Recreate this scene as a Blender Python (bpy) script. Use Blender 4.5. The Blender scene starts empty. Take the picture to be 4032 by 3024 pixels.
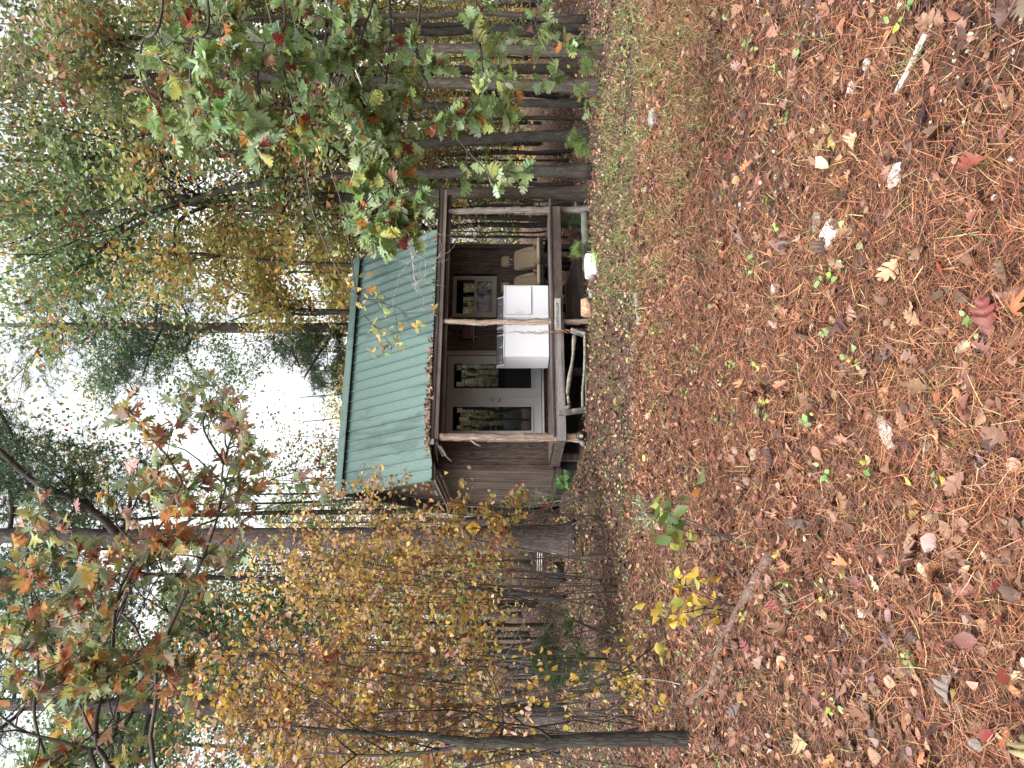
import bpy, bmesh, math
import numpy as np
from mathutils import Vector, Matrix, noise as mnoise

SC = bpy.context.scene
COL = SC.collection
rad = math.radians

# ------------------------------------------------------------------ camera, sky, light, exposure
EYE = 1.5
F = 2912.0
PITCH = math.atan(14 / F)
cp, sp = math.cos(PITCH), math.sin(PITCH)
cam = bpy.data.cameras.new("camera"); cam.lens = 26; cam.sensor_width = 36
cam.clip_start = 0.05; cam.clip_end = 900
camo = bpy.data.objects.new("camera", cam); COL.objects.link(camo); SC.camera = camo
# the phone was held sideways: picture right is world down
camo.matrix_world = Matrix(((0, 1, 0, 0), (sp, 0, -cp, 0), (-cp, 0, -sp, EYE), (0, 0, 0, 1)))

W = bpy.data.worlds.new("World"); SC.world = W; W.use_nodes = True
wn, wl = W.node_tree.nodes, W.node_tree.links
wn.clear()
sky = wn.new('ShaderNodeTexSky'); sky.sky_type = 'NISHITA'; sky.sun_disc = False
SUN_EL, SUN_AZ = rad(58), rad(-150)
sky.sun_elevation = SUN_EL; sky.sun_rotation = SUN_AZ
sky.air_density = 1.0; sky.dust_density = 6.0; sky.ozone_density = 1.0
hs = wn.new('ShaderNodeHueSaturation'); hs.inputs['Saturation'].default_value = 0.10
hs.inputs['Value'].default_value = 1.5
bg = wn.new('ShaderNodeBackground'); bg.inputs['Strength'].default_value = 0.15
wo = wn.new('ShaderNodeOutputWorld')
wl.new(sky.outputs[0], hs.inputs['Color']); wl.new(hs.outputs[0], bg.inputs[0]); wl.new(bg.outputs[0], wo.inputs[0])
sl = bpy.data.lights.new("sun", 'SUN'); sl.energy = 1.0; sl.angle = rad(25); sl.color = (1, .97, .93)
so = bpy.data.objects.new("sun", sl); COL.objects.link(so)
so.rotation_euler = (rad(32), 0, rad(-20))
SC.view_settings.view_transform = 'Standard'; SC.view_settings.look = 'None'
SC.view_settings.exposure = 1.2; SC.view_settings.gamma = 1
SC.view_settings.use_curve_mapping = False
SC.cycles.max_bounces = 8; SC.cycles.diffuse_bounces = 4; SC.cycles.transmission_bounces = 4
SC.cycles.transparent_max_bounces = 4

def P(u, v, Y):
    """world point at depth Y seen at upright photo pixel (u right, v down)"""
    a, b = (u - 1512) / F, (v - 2016) / F
    d = np.array([a, cp + b * sp, sp - b * cp])
    d *= Y / d[1]
    return np.array([d[0], d[1], d[2] + EYE])

def sm(x, a, b):
    t = np.clip((np.asarray(x, float) - a) / (b - a), 0, 1)
    return t * t * (3 - 2 * t)

def G(x, y):
    x = np.asarray(x, float); y = np.asarray(y, float)
    z = sm(y, 6, 13) * np.clip(.22 - .05 * (x + 1), -.08, .34)
    z = z + sm(-x, -3, 3) * np.clip(y - 17, 0, 45) * .052
    z = z + np.clip(y - 17, 0, 60) * .012
    z = z + .022 * np.sin(x * 1.7 + y * .9) * np.sin(y * 1.3 - x * .4) * sm(y, 1, 3)
    z = z + .012 * np.sin(x * 4.1 + 1) * np.sin(y * 3.7)
    return z

# ------------------------------------------------------------------ materials
def mat(name):
    m = bpy.data.materials.new(name); m.use_nodes = True
    nt = m.node_tree
    return m, nt, nt.nodes['Principled BSDF'], nt.nodes['Material Output']

def N(nt, t, **kw):
    n = nt.nodes.new(t)
    for k, v in kw.items():
        if k in n.inputs: n.inputs[k].default_value = v
        else: setattr(n, k, v)
    return n

def ramp(nt, stops, fac=None):
    r = nt.nodes.new('ShaderNodeValToRGB')
    e = r.color_ramp.elements
    while len(e) < len(stops): e.new(.5)
    for i, (p, c) in enumerate(stops):
        e[i].position = p; e[i].color = (*c, 1)
    if fac is not None: nt.links.new(fac, r.inputs[0])
    return r

def coords(nt, scale=(1, 1, 1), kind='Object'):
    tc = nt.nodes.new('ShaderNodeTexCoord'); mp = nt.nodes.new('ShaderNodeMapping')
    mp.inputs['Scale'].default_value = scale
    nt.links.new(tc.outputs[kind], mp.inputs[0])
    return mp.outputs[0]

def noise(nt, vec, scale, detail=4, rough=.55, dist=0):
    n = N(nt, 'ShaderNodeTexNoise', Scale=scale, Detail=detail, Roughness=rough, Distortion=dist)
    nt.links.new(vec, n.inputs['Vector'])
    return n

def bump(nt, bsdf, h, strength=.4, dist=.02):
    b = N(nt, 'ShaderNodeBump', Strength=strength, Distance=dist)
    nt.links.new(h, b.inputs['Height']); nt.links.new(b.outputs[0], bsdf.inputs['Normal'])

def m_plain(name, c, rough=.5, metal=0, spec=.5, var=.12, scale=6):
    m, nt, b, o = mat(name)
    v = coords(nt); n = noise(nt, v, scale, 5)
    lo = tuple(max(0, x * (1 - var)) for x in c); hi = tuple(min(1, x * (1 + var)) for x in c)
    r = ramp(nt, [(.3, lo), (.7, hi)], n.outputs[0])
    nt.links.new(r.outputs[0], b.inputs['Base Color'])
    b.inputs['Roughness'].default_value = rough; b.inputs['Metallic'].default_value = metal
    b.inputs['Specular IOR Level'].default_value = spec
    return m

def m_wood(name, stops, axis='z', gs=3.0, rough=.8, bstr=.5, wild=0.0):
    """long grain along axis; wild>0 gives cathedral plywood figure"""
    m, nt, b, o = mat(name)
    k = {'x': (.12, 1.6, 1.6), 'y': (1.6, .12, 1.6), 'z': (1.6, 1.6, .12)}[axis]
    v = coords(nt, k)
    big = noise(nt, v, gs * 1.2, 2, .5, wild)
    fine = noise(nt, v, gs * 22, 4, .6)
    wv = N(nt, 'ShaderNodeMath', operation='MULTIPLY'); wv.inputs[1].default_value = 9.0 + wild * 6
    nt.links.new(big.outputs[0], wv.inputs[0])
    sn = N(nt, 'ShaderNodeMath', operation='SINE'); nt.links.new(wv.outputs[0], sn.inputs[0])
    ad = N(nt, 'ShaderNodeMath', operation='MULTIPLY_ADD'); ad.inputs[1].default_value = .16
    nt.links.new(sn.outputs[0], ad.inputs[0]); nt.links.new(fine.outputs[0], ad.inputs[2])
    blot = noise(nt, coords(nt), 1.3, 3)
    ad2 = N(nt, 'ShaderNodeMath', operation='MULTIPLY_ADD'); ad2.inputs[1].default_value = .5
    nt.links.new(blot.outputs[0], ad2.inputs[0]); nt.links.new(ad.outputs[0], ad2.inputs[2])
    su = N(nt, 'ShaderNodeMath', operation='SUBTRACT'); su.inputs[1].default_value = .25
    nt.links.new(ad2.outputs[0], su.inputs[0])
    r = ramp(nt, stops, su.outputs[0])
    nt.links.new(r.outputs[0], b.inputs['Base Color'])
    b.inputs['Roughness'].default_value = rough; b.inputs['Specular IOR Level'].default_value = .25
    bump(nt, b, ad.outputs[0], bstr, .006)
    return m

def m_bark(name, dark, mid, lite, moss=None, scale=9, stretch=.25, patch=.0):
    m, nt, b, o = mat(name)
    v0 = coords(nt, (1, 1, stretch))
    n = noise(nt, v0, scale, 6, .65, .6)
    wn_ = noise(nt, v0, scale * .8, 3)
    vm = N(nt, 'ShaderNodeMix', data_type='VECTOR'); vm.inputs[0].default_value = .12
    nt.links.new(v0, vm.inputs[4]); nt.links.new(wn_.outputs['Color'], vm.inputs[5]); v = vm.outputs[1]
    vo = N(nt, 'ShaderNodeTexVoronoi', feature='DISTANCE_TO_EDGE', Scale=scale * 2.2)
    nt.links.new(v, vo.inputs['Vector'])
    cr = ramp(nt, [(0, (.6, .6, .6)), (.14, (1, 1, 1))], vo.outputs['Distance'])
    mx = N(nt, 'ShaderNodeMath', operation='MULTIPLY')
    nt.links.new(n.outputs[0], mx.inputs[0]); nt.links.new(cr.outputs[0], mx.inputs[1])
    r = ramp(nt, [(.1, dark), (.4, mid), (.7, lite)], mx.outputs[0])
    last = r.outputs[0]
    if moss:
        n2 = noise(nt, coords(nt), 2.2, 5, .7)
        mr = ramp(nt, [(.52, (0, 0, 0)), (.62, (1, 1, 1))], n2.outputs[0])
        mi = N(nt, 'ShaderNodeMix', data_type='RGBA')
        nt.links.new(mr.outputs[0], mi.inputs[0]); nt.links.new(last, mi.inputs[6]); mi.inputs[7].default_value = (*moss, 1)
        last = mi.outputs[2]
    nt.links.new(last, b.inputs['Base Color'])
    b.inputs['Roughness'].default_value = .9; b.inputs['Specular IOR Level'].default_value = .2
    bump(nt, b, mx.outputs[0], .9, .03)
    return m

def m_leaf(name, trans=.35, rough=.5, spec=.35):
    m, nt, b, o = mat(name)
    at = N(nt, 'ShaderNodeAttribute', attribute_name='Col')
    n = noise(nt, coords(nt), 55, 2)
    hv = N(nt, 'ShaderNodeHueSaturation')
    mr = N(nt, 'ShaderNodeMapRange'); mr.inputs['To Min'].default_value = .72; mr.inputs['To Max'].default_value = 1.28
    nt.links.new(n.outputs[0], mr.inputs['Value']); nt.links.new(mr.outputs[0], hv.inputs['Value'])
    nt.links.new(at.outputs['Color'], hv.inputs['Color'])
    nt.links.new(hv.outputs[0], b.inputs['Base Color'])
    b.inputs['Roughness'].default_value = rough; b.inputs['Specular IOR Level'].default_value = spec
    if trans > 0:
        tr = N(nt, 'ShaderNodeBsdfTranslucent'); nt.links.new(hv.outputs[0], tr.inputs[0])
        mx = N(nt, 'ShaderNodeMixShader'); mx.inputs[0].default_value = trans
        nt.links.new(b.outputs[0], mx.inputs[1]); nt.links.new(tr.outputs[0], mx.inputs[2])
        nt.links.new(mx.outputs[0], o.inputs['Surface'])
    return m

M = {}
M['leaf'] = m_leaf('tree_leaf', .45)
M['litter'] = m_leaf('dry_leaf', 0, .55, .4)
M['needle'] = m_leaf('dry_needle', 0, .6, .3)
M['grassm'] = m_leaf('grass_blade', .25)
M['bark_pine'] = m_bark('pine_bark', (.022, .017, .016), (.068, .054, .050), (.125, .105, .10), None, 8, .35)
M['bark_dark'] = m_bark('dark_bark', (.012, .010, .009), (.036, .030, .027), (.075, .066, .058), (.05, .058, .038), 11, .2)
M['bark_grey'] = m_bark('grey_bark', (.025, .022, .020), (.08, .073, .066), (.16, .152, .136), (.10, .12, .085), 10, .25)
M['bark_brown'] = m_bark('brown_bark', (.018, .013, .011), (.055, .043, .036), (.11, .09, .077), (.06, .068, .042), 12, .16)
M['twig'] = m_plain('twig', (.055, .045, .04), .85, var=.4, scale=20)
M['twig_pale'] = m_plain('lichen_twig', (.30, .28, .26), .85, var=.55, scale=25)
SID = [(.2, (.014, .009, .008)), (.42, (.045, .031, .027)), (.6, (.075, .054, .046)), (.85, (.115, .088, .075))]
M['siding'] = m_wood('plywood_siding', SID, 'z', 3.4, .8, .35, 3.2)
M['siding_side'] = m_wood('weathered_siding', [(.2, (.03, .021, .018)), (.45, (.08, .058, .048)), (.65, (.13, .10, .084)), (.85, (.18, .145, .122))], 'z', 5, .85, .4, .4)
M['grey_wood'] = m_wood('grey_wood', [(.2, (.05, .042, .040)), (.45, (.13, .113, .11)), (.65, (.21, .188, .184)), (.85, (.30, .275, .265))], 'x', 4, .85, .5, .6)
M['brown_beam'] = m_wood('brown_beam', [(.2, (.035, .026, .022)), (.5, (.09, .068, .06)), (.85, (.16, .13, .118))], 'x', 4, .85, .4, .3)
M['dark_wood'] = m_wood('dark_wood', [(.2, (.022, .017, .015)), (.5, (.065, .05, .043)), (.85, (.12, .098, .085))], 'x', 4, .85, .4, .3)
M['fascia_wood'] = m_wood('fascia_wood', [(.2, (.05, .038, .032)), (.5, (.12, .095, .085)), (.85, (.20, .165, .15))], 'x', 4, .85, .4, .3)
M['cedar_post'] = m_bark('cedar_post', (.08, .045, .032), (.24, .17, .13), (.40, .34, .295), None, 9, .1)
M['cedar_grey'] = m_bark('grey_post', (.05, .042, .038), (.14, .12, .105), (.23, .205, .19), None, 9, .1)
M['deadwood'] = m_bark('deadwood', (.06, .054, .045), (.21, .195, .165), (.35, .33, .29), None, 14, .3)
M['tan_board'] = m_plain('tan_board', (.22, .19, .17), .7, var=.15)
M['trim'] = m_plain('door_trim', (.24, .222, .20), .5, var=.07, scale=3)
M['door'] = m_plain('door_paint', (.30, .293, .295), .38, var=.04, scale=3)
M['win_frame'] = m_plain('window_frame', (.25, .23, .195), .45, var=.07)
M['black'] = m_plain('black_plastic', (.012, .012, .013), .45, var=.3)
M['dark_metal'] = m_plain('dark_metal', (.03, .03, .032), .4, .6, var=.4)
M['white_enamel'] = m_plain('white_enamel', (.60, .60, .635), .22, var=.015, scale=2)
M['console'] = m_plain('console_grey', (.115, .12, .13), .35, var=.06)
M['gasket'] = m_plain('gasket', (.08, .08, .085), .6)
M['chrome'] = m_plain('chrome', (.75, .75, .75), .15, 1.0, var=.02)
M['brass'] = m_plain('brass', (.38, .27, .12), .25, 1.0, var=.1)
M['seat_fabric'] = m_plain('seat_fabric', (.20, .148, .10), .95, var=.10, scale=60)
M['seat_side'] = m_plain('seat_side_fabric', (.175, .13, .088), .8, var=.08, scale=12)
M['white_plastic'] = m_plain('white_plastic', (.66, .67, .69), .4, var=.02)
M['paper'] = m_plain('paper', (.5, .48, .36), .9)
M['yellow_tag'] = m_plain('yellow_plastic', (.62, .38, .03), .45, var=.15, scale=9)
M['ink'] = m_plain('black_ink', (.01, .01, .01), .8)
M['red_book'] = m_plain('dark_red_box', (.10, .018, .018), .6, var=.3)
M['alu'] = m_plain('aluminium', (.62, .62, .64), .4, .7, var=.1)
M['blue_tub'] = m_plain('blue_grey_plastic', (.12, .15, .20), .5, var=.3)
M['brown_board'] = m_plain('brown_board', (.055, .028, .022), .75, var=.2)
M['rock_tan'] = m_bark('tan_rock', (.13, .07, .04), (.36, .22, .14), (.52, .37, .27), None, 9, .8)
M['rock_pale'] = m_bark('pale_rock', (.26, .22, .19), (.50, .45, .40), (.66, .60, .54), None, 12, .9)
M['rock_grey'] = m_bark('grey_rock', (.10, .10, .09), (.25, .235, .21), (.42, .39, .35), (.10, .12, .06), 12, .9)

def glass_mat():
    m, nt, b, o = mat('window_glass')
    b.inputs['Base Color'].default_value = (.006, .007, .009, 1); b.inputs['Roughness'].default_value = .015
    b.inputs['IOR'].default_value = 2.0
    n = noise(nt, coords(nt, (1, 1, .5)), 2.2, 2)
    bump(nt, b, n.outputs[0], .06, .02)
    return m
M['glass'] = glass_mat()

def film_mat():
    m, nt, b, o = mat('plastic_film')
    b.inputs['Base Color'].default_value = (.09, .09, .11, 1); b.inputs['Roughness'].default_value = .12
    b.inputs['IOR'].default_value = 1.6
    n = noise(nt, coords(nt), 3.2, 3, .5, 1.8)
    r = ramp(nt, [(.35, (.015, .015, .02)), (.62, (.20, .20, .24))], n.outputs[0])
    nt.links.new(r.outputs[0], b.inputs['Base Color'])
    bump(nt, b, n.outputs[0], .8, .05)
    return m
M['film'] = film_mat()

def roof_mat():
    m, nt, b, o = mat('green_roof_metal')
    n = noise(nt, coords(nt, (2.2, .5, .5)), 2.4, 6, .7, .4)
    n3 = noise(nt, coords(nt, (1, .35, .35)), .55, 2, .5)
    ad = N(nt, 'ShaderNodeMath', operation='ADD'); nt.links.new(n.outputs[0], ad.inputs[0]); nt.links.new(n3.outputs[0], ad.inputs[1])
    r = ramp(nt, [(.98, (.086, .140, .125)), (1.0, (.074, .123, .110)), (1.06, (.050, .088, .079))], ad.outputs[0])
    r.color_ramp.elements[0].position = .49; r.color_ramp.elements[1].position = .515; r.color_ramp.elements[2].position = .56
    hf = N(nt, 'ShaderNodeMath', operation='MULTIPLY'); hf.inputs[1].default_value = .5
    nt.links.new(ad.outputs[0], hf.inputs[0]); nt.links.new(hf.outputs[0], r.inputs[0])
    nt.links.new(r.outputs[0], b.inputs['Base Color'])
    b.inputs['Roughness'].default_value = .42; b.inputs['Specular IOR Level'].default_value = .5
    return m
M['roof'] = roof_mat()

def ground_mat():
    m, nt, b, o = mat('forest_floor')
    v = coords(nt)
    n1 = noise(nt, v, 26, 8, .75); n2 = noise(nt, v, .7, 3)
    vo = N(nt, 'ShaderNodeTexVoronoi', Scale=22.0); nt.links.new(v, vo.inputs['Vector'])
    r1 = ramp(nt, [(.32, (.014, .009, .007)), (.5, (.045, .027, .021)), (.62, (.08, .05, .038)), (.8, (.14, .095, .075))], n1.outputs[0])
    sat = N(nt, 'ShaderNodeSeparateColor'); nt.links.new(vo.outputs['Color'], sat.inputs[0])
    r2 = ramp(nt, [(0, (.03, .017, .013)), (.4, (.08, .045, .033)), (.75, (.14, .082, .06)), (1, (.21, .14, .105))], sat.outputs[0])
    mx = N(nt, 'ShaderNodeMix', data_type='RGBA'); mx.inputs[0].default_value = .5
    nt.links.new(r1.outputs[0], mx.inputs[6]); nt.links.new(r2.outputs[0], mx.inputs[7])
    nt.links.new(mx.outputs[2], b.inputs['Base Color'])
    b.inputs['Roughness'].default_value = .95; b.inputs['Specular IOR Level'].default_value = .15
    bump(nt, b, n1.outputs[0], 1.0, .03)
    return m
M['ground'] = ground_mat()

# ------------------------------------------------------------------ mesh helpers
class Geo:
    def __init__(s): s.V = []; s.Fq = []; s.C = []; s.n = 0; s.poly = []
    def add(s, V, Fq, C=None):
        V = np.asarray(V, float).reshape(-1, 3); Fq = np.asarray(Fq, int).reshape(-1, 4)
        s.V.append(V); s.Fq.append(Fq + s.n)
        if C is None: C = np.full((len(V), 3), .5)
        else:
            C = np.asarray(C, float)
            if C.ndim == 1: C = np.tile(C, (len(V), 1))
        s.C.append(C); s.n += len(V)
        return s
    def addpoly(s, V, polys):
        V = np.asarray(V, float).reshape(-1, 3)
        s.V.append(V); s.C.append(np.full((len(V), 3), .5))
        for p in polys: s.poly.append([i + s.n for i in p])
        s.n += len(V); return s
    def mesh(s, name, smooth=True, color=False):
        V = np.concatenate(s.V) if s.V else np.zeros((0, 3))
        me = bpy.data.meshes.new(name)
        Fq = np.concatenate(s.Fq) if s.Fq else np.zeros((0, 4), int)
        nq = len(Fq)
        starts = list(range(0, nq * 4, 4)) if s.poly else None
        me.vertices.add(len(V)); me.vertices.foreach_set('co', V.astype(np.float32).ravel())
        extra = [i for p in s.poly for i in p]
        me.loops.add(nq * 4 + len(extra))
        li = np.concatenate([Fq.ravel(), np.array(extra, int)]) if extra else Fq.ravel()
        me.loops.foreach_set('vertex_index', li.astype(np.int32))
        me.polygons.add(nq + len(s.poly))
        st = np.arange(0, nq * 4, 4)
        if s.poly:
            o = nq * 4; l = []
            for p in s.poly: l.append(o); o += len(p)
            st = np.concatenate([st, np.array(l, int)])
        me.polygons.foreach_set('loop_start', st.astype(np.int32))
        me.polygons.foreach_set('use_smooth', np.full(nq + len(s.poly), smooth))
        me.update(calc_edges=True)
        if color:
            a = me.attributes.new('Col', 'FLOAT_COLOR', 'POINT')
            C = np.concatenate(s.C); C = np.concatenate([C, np.ones((len(C), 1))], 1)
            a.data.foreach_set('color', C.astype(np.float32).ravel())
        return me

def tag(o, label=None, cat=None, group=None, kind=None):
    if label: o['label'] = label
    if cat: o['category'] = cat
    if group: o['group'] = group
    if kind: o['kind'] = kind
    return o

def empty(name, loc=(0, 0, 0), rz=0):
    o = bpy.data.objects.new(name, None); COL.objects.link(o)
    o.location = tuple(loc); o.rotation_euler = (0, 0, rz); o.empty_display_size = .2
    return o

def link(name, me, m, parent=None, loc=None, bevel=0, seg=2):
    o = bpy.data.objects.new(name, me); COL.objects.link(o)
    if m is not None and not me.materials: me.materials.append(m)
    if parent is not None: o.parent = parent
    if loc is not None: o.location = tuple(loc)
    if bevel:
        b = o.modifiers.new('bevel', 'BEVEL'); b.width = bevel; b.segments = seg; b.limit_method = 'ANGLE'; b.angle_limit = rad(40)
    return o

BOXF = [(0, 3, 2, 1), (4, 5, 6, 7), (0, 1, 5, 4), (1, 2, 6, 5), (2, 3, 7, 6), (3, 0, 4, 7)]
def box(g, x0, x1, y0, y1, z0, z1, R=None, c=None):
    V = np.array([(x0, y0, z0), (x1, y0, z0), (x1, y1, z0), (x0, y1, z0), (x0, y0, z1), (x1, y0, z1), (x1, y1, z1), (x0, y1, z1)], float)
    if R is not None:
        cc = V.mean(0) if c is None else np.asarray(c); V = (V - cc) @ np.asarray(R).T + cc
    return g.add(V, BOXF)

def rotm(ax, a):
    return np.array(Matrix.Rotation(a, 3, ax))

def ibox(name, m, parent, x0, x1, y0, y1, z0, z1, bevel=.004, R=None):
    g = Geo(); box(g, x0, x1, y0, y1, z0, z1, R)
    return link(name, g.mesh(name, False), m, parent, bevel=bevel)

def tube(path, radii, sides=8, jit=0.0, rng=None, cap=True):
    path = np.asarray(path, float); n = len(path)
    radii = np.broadcast_to(np.asarray(radii, float), (n,)).copy()
    d = np.gradient(path, axis=0); d /= np.maximum(np.linalg.norm(d, axis=1, keepdims=True), 1e-9)
    ref = np.array([0, 0, 1.0]) if abs(d[0, 2]) < .8 else np.array([1.0, 0, 0])
    a = np.cross(d, ref); a /= np.maximum(np.linalg.norm(a, axis=1, keepdims=True), 1e-9)
    b = np.cross(d, a)
    th = np.linspace(0, 2 * math.pi, sides, endpoint=False)
    rr = np.repeat(radii[:, None], sides, 1)
    if jit and rng is not None: rr = rr * (1 + rng.normal(0, jit, rr.shape))
    V = path[:, None] + rr[..., None] * (np.cos(th)[None, :, None] * a[:, None] + np.sin(th)[None, :, None] * b[:, None])
    if cap:
        V = np.concatenate([np.repeat(path[:1, None], sides, 1), V, np.repeat(path[-1:, None], sides, 1)], 0); n += 2
    i = np.arange(n - 1)[:, None] * sides; j = np.arange(sides)[None, :]; k = (j + 1) % sides
    Fq = np.stack([i + j, i + k, i + sides + k, i + sides + j], -1).reshape(-1, 4)
    return V.reshape(-1, 3), Fq

def resample(pts, n):
    """smooth Catmull-Rom through pts (columns = x,y,z,r..)"""
    p = np.asarray(pts, float); m = len(p)
    q = np.concatenate([2 * p[:1] - p[1:2], p, 2 * p[-1:] - p[-2:-1]])
    t = np.linspace(0, m - 1 - 1e-6, n); i = t.astype(int); f = (t - i)[:, None]
    a, b, c, d = q[i], q[i + 1], q[i + 2], q[i + 3]
    return .5 * (2 * b + (c - a) * f + (2 * a - 5 * b + 4 * c - d) * f ** 2 + (3 * b - a - 3 * c + d) * f ** 3)

# leaf templates: strips of (left, mid, right); x along the leaf, unit length
def strip(stations):
    V = []; Fq = []
    for (xm, w, xe) in stations: V += [(xe, w, 0), (xm, 0, 0), (xe, -w, 0)]
    for i in range(len(stations) - 1):
        a = i * 3; Fq += [(a, a + 1, a + 4, a + 3), (a + 1, a + 2, a + 5, a + 4)]
    return np.array(V, float), np.array(Fq, int)
OVAL = strip([(0, .0, 0), (.2, .19, .2), (.5, .27, .5), (.8, .15, .8), (1, 0, 1)])
OAK = strip([(0, .01, 0), (.10, .04, .08), (.15, .15, .20), (.22, .17, .28), (.28, .085, .26), (.34, .22, .40), (.44, .27, .52), (.50, .25, .56), (.52, .11, .50), (.60, .27, .68), (.68, .28, .78), (.72, .12, .72), (.80, .17, .88), (.88, .14, .95), (.90, .06, .90), (1, .04, 1.0)])
REDOAK = strip([(0, .01, 0), (.14, .05, .12), (.2, .22, .32), (.32, .12, .30), (.40, .35, .56), (.46, .30, .62), (.52, .13, .54), (.62, .29, .84), (.74, .09, .74), (.84, .08, .90), (1, .0, 1.0)])
QUAD = (np.array([(0, 0, 0), (.5, .3, 0), (1, 0, 0), (.5, -.3, 0)], float), np.array([(0, 1, 2, 3)]))
NEED = (np.array([(0, -.5, 0), (0, .5, 0), (.5, .5, .0), (.5, -.5, 0), (1, .2, 0), (1, -.2, 0)], float), np.array([(0, 1, 2, 3), (3, 2, 4, 5)]))

def scatter(g, tpl, pos, nrm, az, size, cols, width=1.0, curl=0.0, rng=None, fold=0.0):
    """stamp a leaf template at each pos, normal nrm, heading az (vector), size"""
    V, Fq = tpl; k = len(pos); nv = len(V)
    nrm = nrm / np.linalg.norm(nrm, axis=1, keepdims=True)
    t = az - (az * nrm).sum(1, keepdims=True) * nrm
    t /= np.maximum(np.linalg.norm(t, axis=1, keepdims=True), 1e-6)
    b = np.cross(nrm, t)
    size = np.broadcast_to(np.asarray(size, float), (k,)); width = np.broadcast_to(np.asarray(width, float), (k,))
    X = np.repeat(V[None, :, 0], k, 0); Yv = V[None, :, 1] * width[:, None]
    Z = np.zeros_like(X)
    if curl and rng is not None:
        Z = Z + rng.normal(0, curl, (k, 1)) * (X - .4) ** 2 + rng.normal(0, curl * 1.4, (k, 1)) * Yv ** 2 * 3
        Z = Z + rng.normal(0, curl * .35, (k, 1)) * X * Yv * 3
    if fold: Z = Z + np.abs(Yv) * fold
    out = pos[:, None] + size[:, None, None] * (X[..., None] * t[:, None] + Yv[..., None] * b[:, None] + Z[..., None] * nrm[:, None])
    FF = (Fq[None] + (np.arange(k) * nv)[:, None, None]).reshape(-1, 4)
    g.add(out.reshape(-1, 3), FF, np.repeat(cols, nv, 0))

def palette(rng, pal, n, jit=.18):
    w = np.array([p[0] for p in pal], float); w /= w.sum()
    i = rng.choice(len(pal), n, p=w)
    c = np.array([p[1] for p in pal])[i]
    return np.clip(c * rng.normal(1, jit, (n, 1)) * rng.normal(1, jit * .35, (n, 3)), .004, .95)

def rvec(rng, n): 
    v = rng.normal(0, 1, (n, 3)); return v / np.linalg.norm(v, axis=1, keepdims=True)

# palettes (weights, linear base colour)
GREEN = (.115, .165, .050); PALEG = (.24, .31, .16); YG = (.26, .27, .06); YEL = (.50, .34, .06)
GOLD = (.42, .24, .05); ORG = (.42, .16, .035); RED = (.30, .035, .02); BRN = (.24, .12, .06); PINK = (.42, .24, .17); DKG = (.05, .085, .035)
RST = (.24, .07, .03)
P_OAKR = [(3, (.15, .21, .07)), (4, (.23, .32, .12)), (6, (.33, .42, .24)), (2, (.38, .40, .12)), (.6, (.24, .05, .035)), (.4, ORG), (.3, PINK)]
P_OAKL = [(3, (.15, .19, .08)), (3, (.27, .32, .20)), (2, (.33, .32, .10)), (1.6, (.44, .21, .08)), (2, (.26, .10, .055)), (1.2, (.48, .30, .10)), (1.6, (.42, .28, .22))]
P_SHRUB = [(5, (.60, .42, .12)), (3, (.50, .31, .09)), (3, (.33, .19, .10)), (3.5, (.52, .35, .25)), (1, RST), (1, (.36, .36, .11))]
P_GOLD = [(3, (.40, .40, .12)), (3, (.55, .36, .11)), (3, (.50, .45, .17)), (1.5, (.19, .24, .09)), (1, (.48, .24, .09)), (.7, (.33, .20, .12))]
P_MIX = [(4, (.18, .23, .10)), (2, (.15, .20, .12)), (2, (.33, .34, .12)), (1.2, (.50, .32, .10)), (.6, (.42, .19, .07)), (.25, RED), (.8, (.33, .20, .13)), (.8, (.42, .34, .24))]
P_GREEN = [(4, (.17, .24, .11)), (3, (.14, .20, .08)), (1, DKG), (1, (.24, .30, .17)), (.5, YG), (.2, RED)]
P_PINE = [(3, (.05, .085, .045)), (2, (.075, .12, .06)), (1, (.035, .06, .035))]
P_LITTER = [(4, (.185, .092, .058)), (3.4, (.115, .054, .036)), (2.0, (.28, .16, .105)), (3, (.06, .031, .023)), (.8, (.30, .125, .055)), (.8, (.16, .11, .10)), (.2, (.34, .28, .08)), (.3, (.14, .028, .02)), (.45, (.38, .27, .18))]

# ------------------------------------------------------------------ ground
def axis_pts(lo, hi, near, c, grow=1.07):
    a = [c]; s = near
    while a[-1] < hi: a.append(a[-1] + s); s *= grow
    b = [c]; s = near
    while b[-1] > lo: b.append(b[-1] - s); s *= grow
    return np.array(sorted(set(b + a)))
gx = axis_pts(-320, 320, .09, 0, 1.045); gy = axis_pts(-200, 500, .09, 4, 1.04)
XX, YY = np.meshgrid(gx, gy); ZZ = G(XX, YY)
r0 = np.random.default_rng(3)
ZZ = ZZ + r0.normal(0, .006, ZZ.shape) * (YY < 14) - sm(np.hypot(XX, YY), 140, 500) * 6
gr = Geo(); nx = len(gx); i = np.arange(len(gy) - 1)[:, None] * nx; j = np.arange(nx - 1)[None]
gr.add(np.stack([XX, YY, ZZ], -1).reshape(-1, 3), np.stack([i + j, i + j + 1, i + nx + j + 1, i + nx + j], -1).reshape(-1, 4))
tag(link('ground', gr.mesh('ground'), M['ground']), kind='structure')

def onground(x, y): return np.stack([x, y, G(x, y)], -1)

CA = np.array([-.958, 13.29]); TH = rad(20)
def cab(s, p):  # cabin plan coordinates -> world
    return np.array([CA[0] + s * math.cos(TH) - p * math.sin(TH), CA[1] + s * math.sin(TH) + p * math.cos(TH)])
def incabin(x, y, m=0.0):
    dx, dy = x - CA[0], y - CA[1]
    s = dx * math.cos(TH) + dy * math.sin(TH); p = -dx * math.sin(TH) + dy * math.cos(TH)
    return (s > -.3 - m) & (s < 5.3 + m) & (p > .2 - m) & (p < 6.2 + m)

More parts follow.
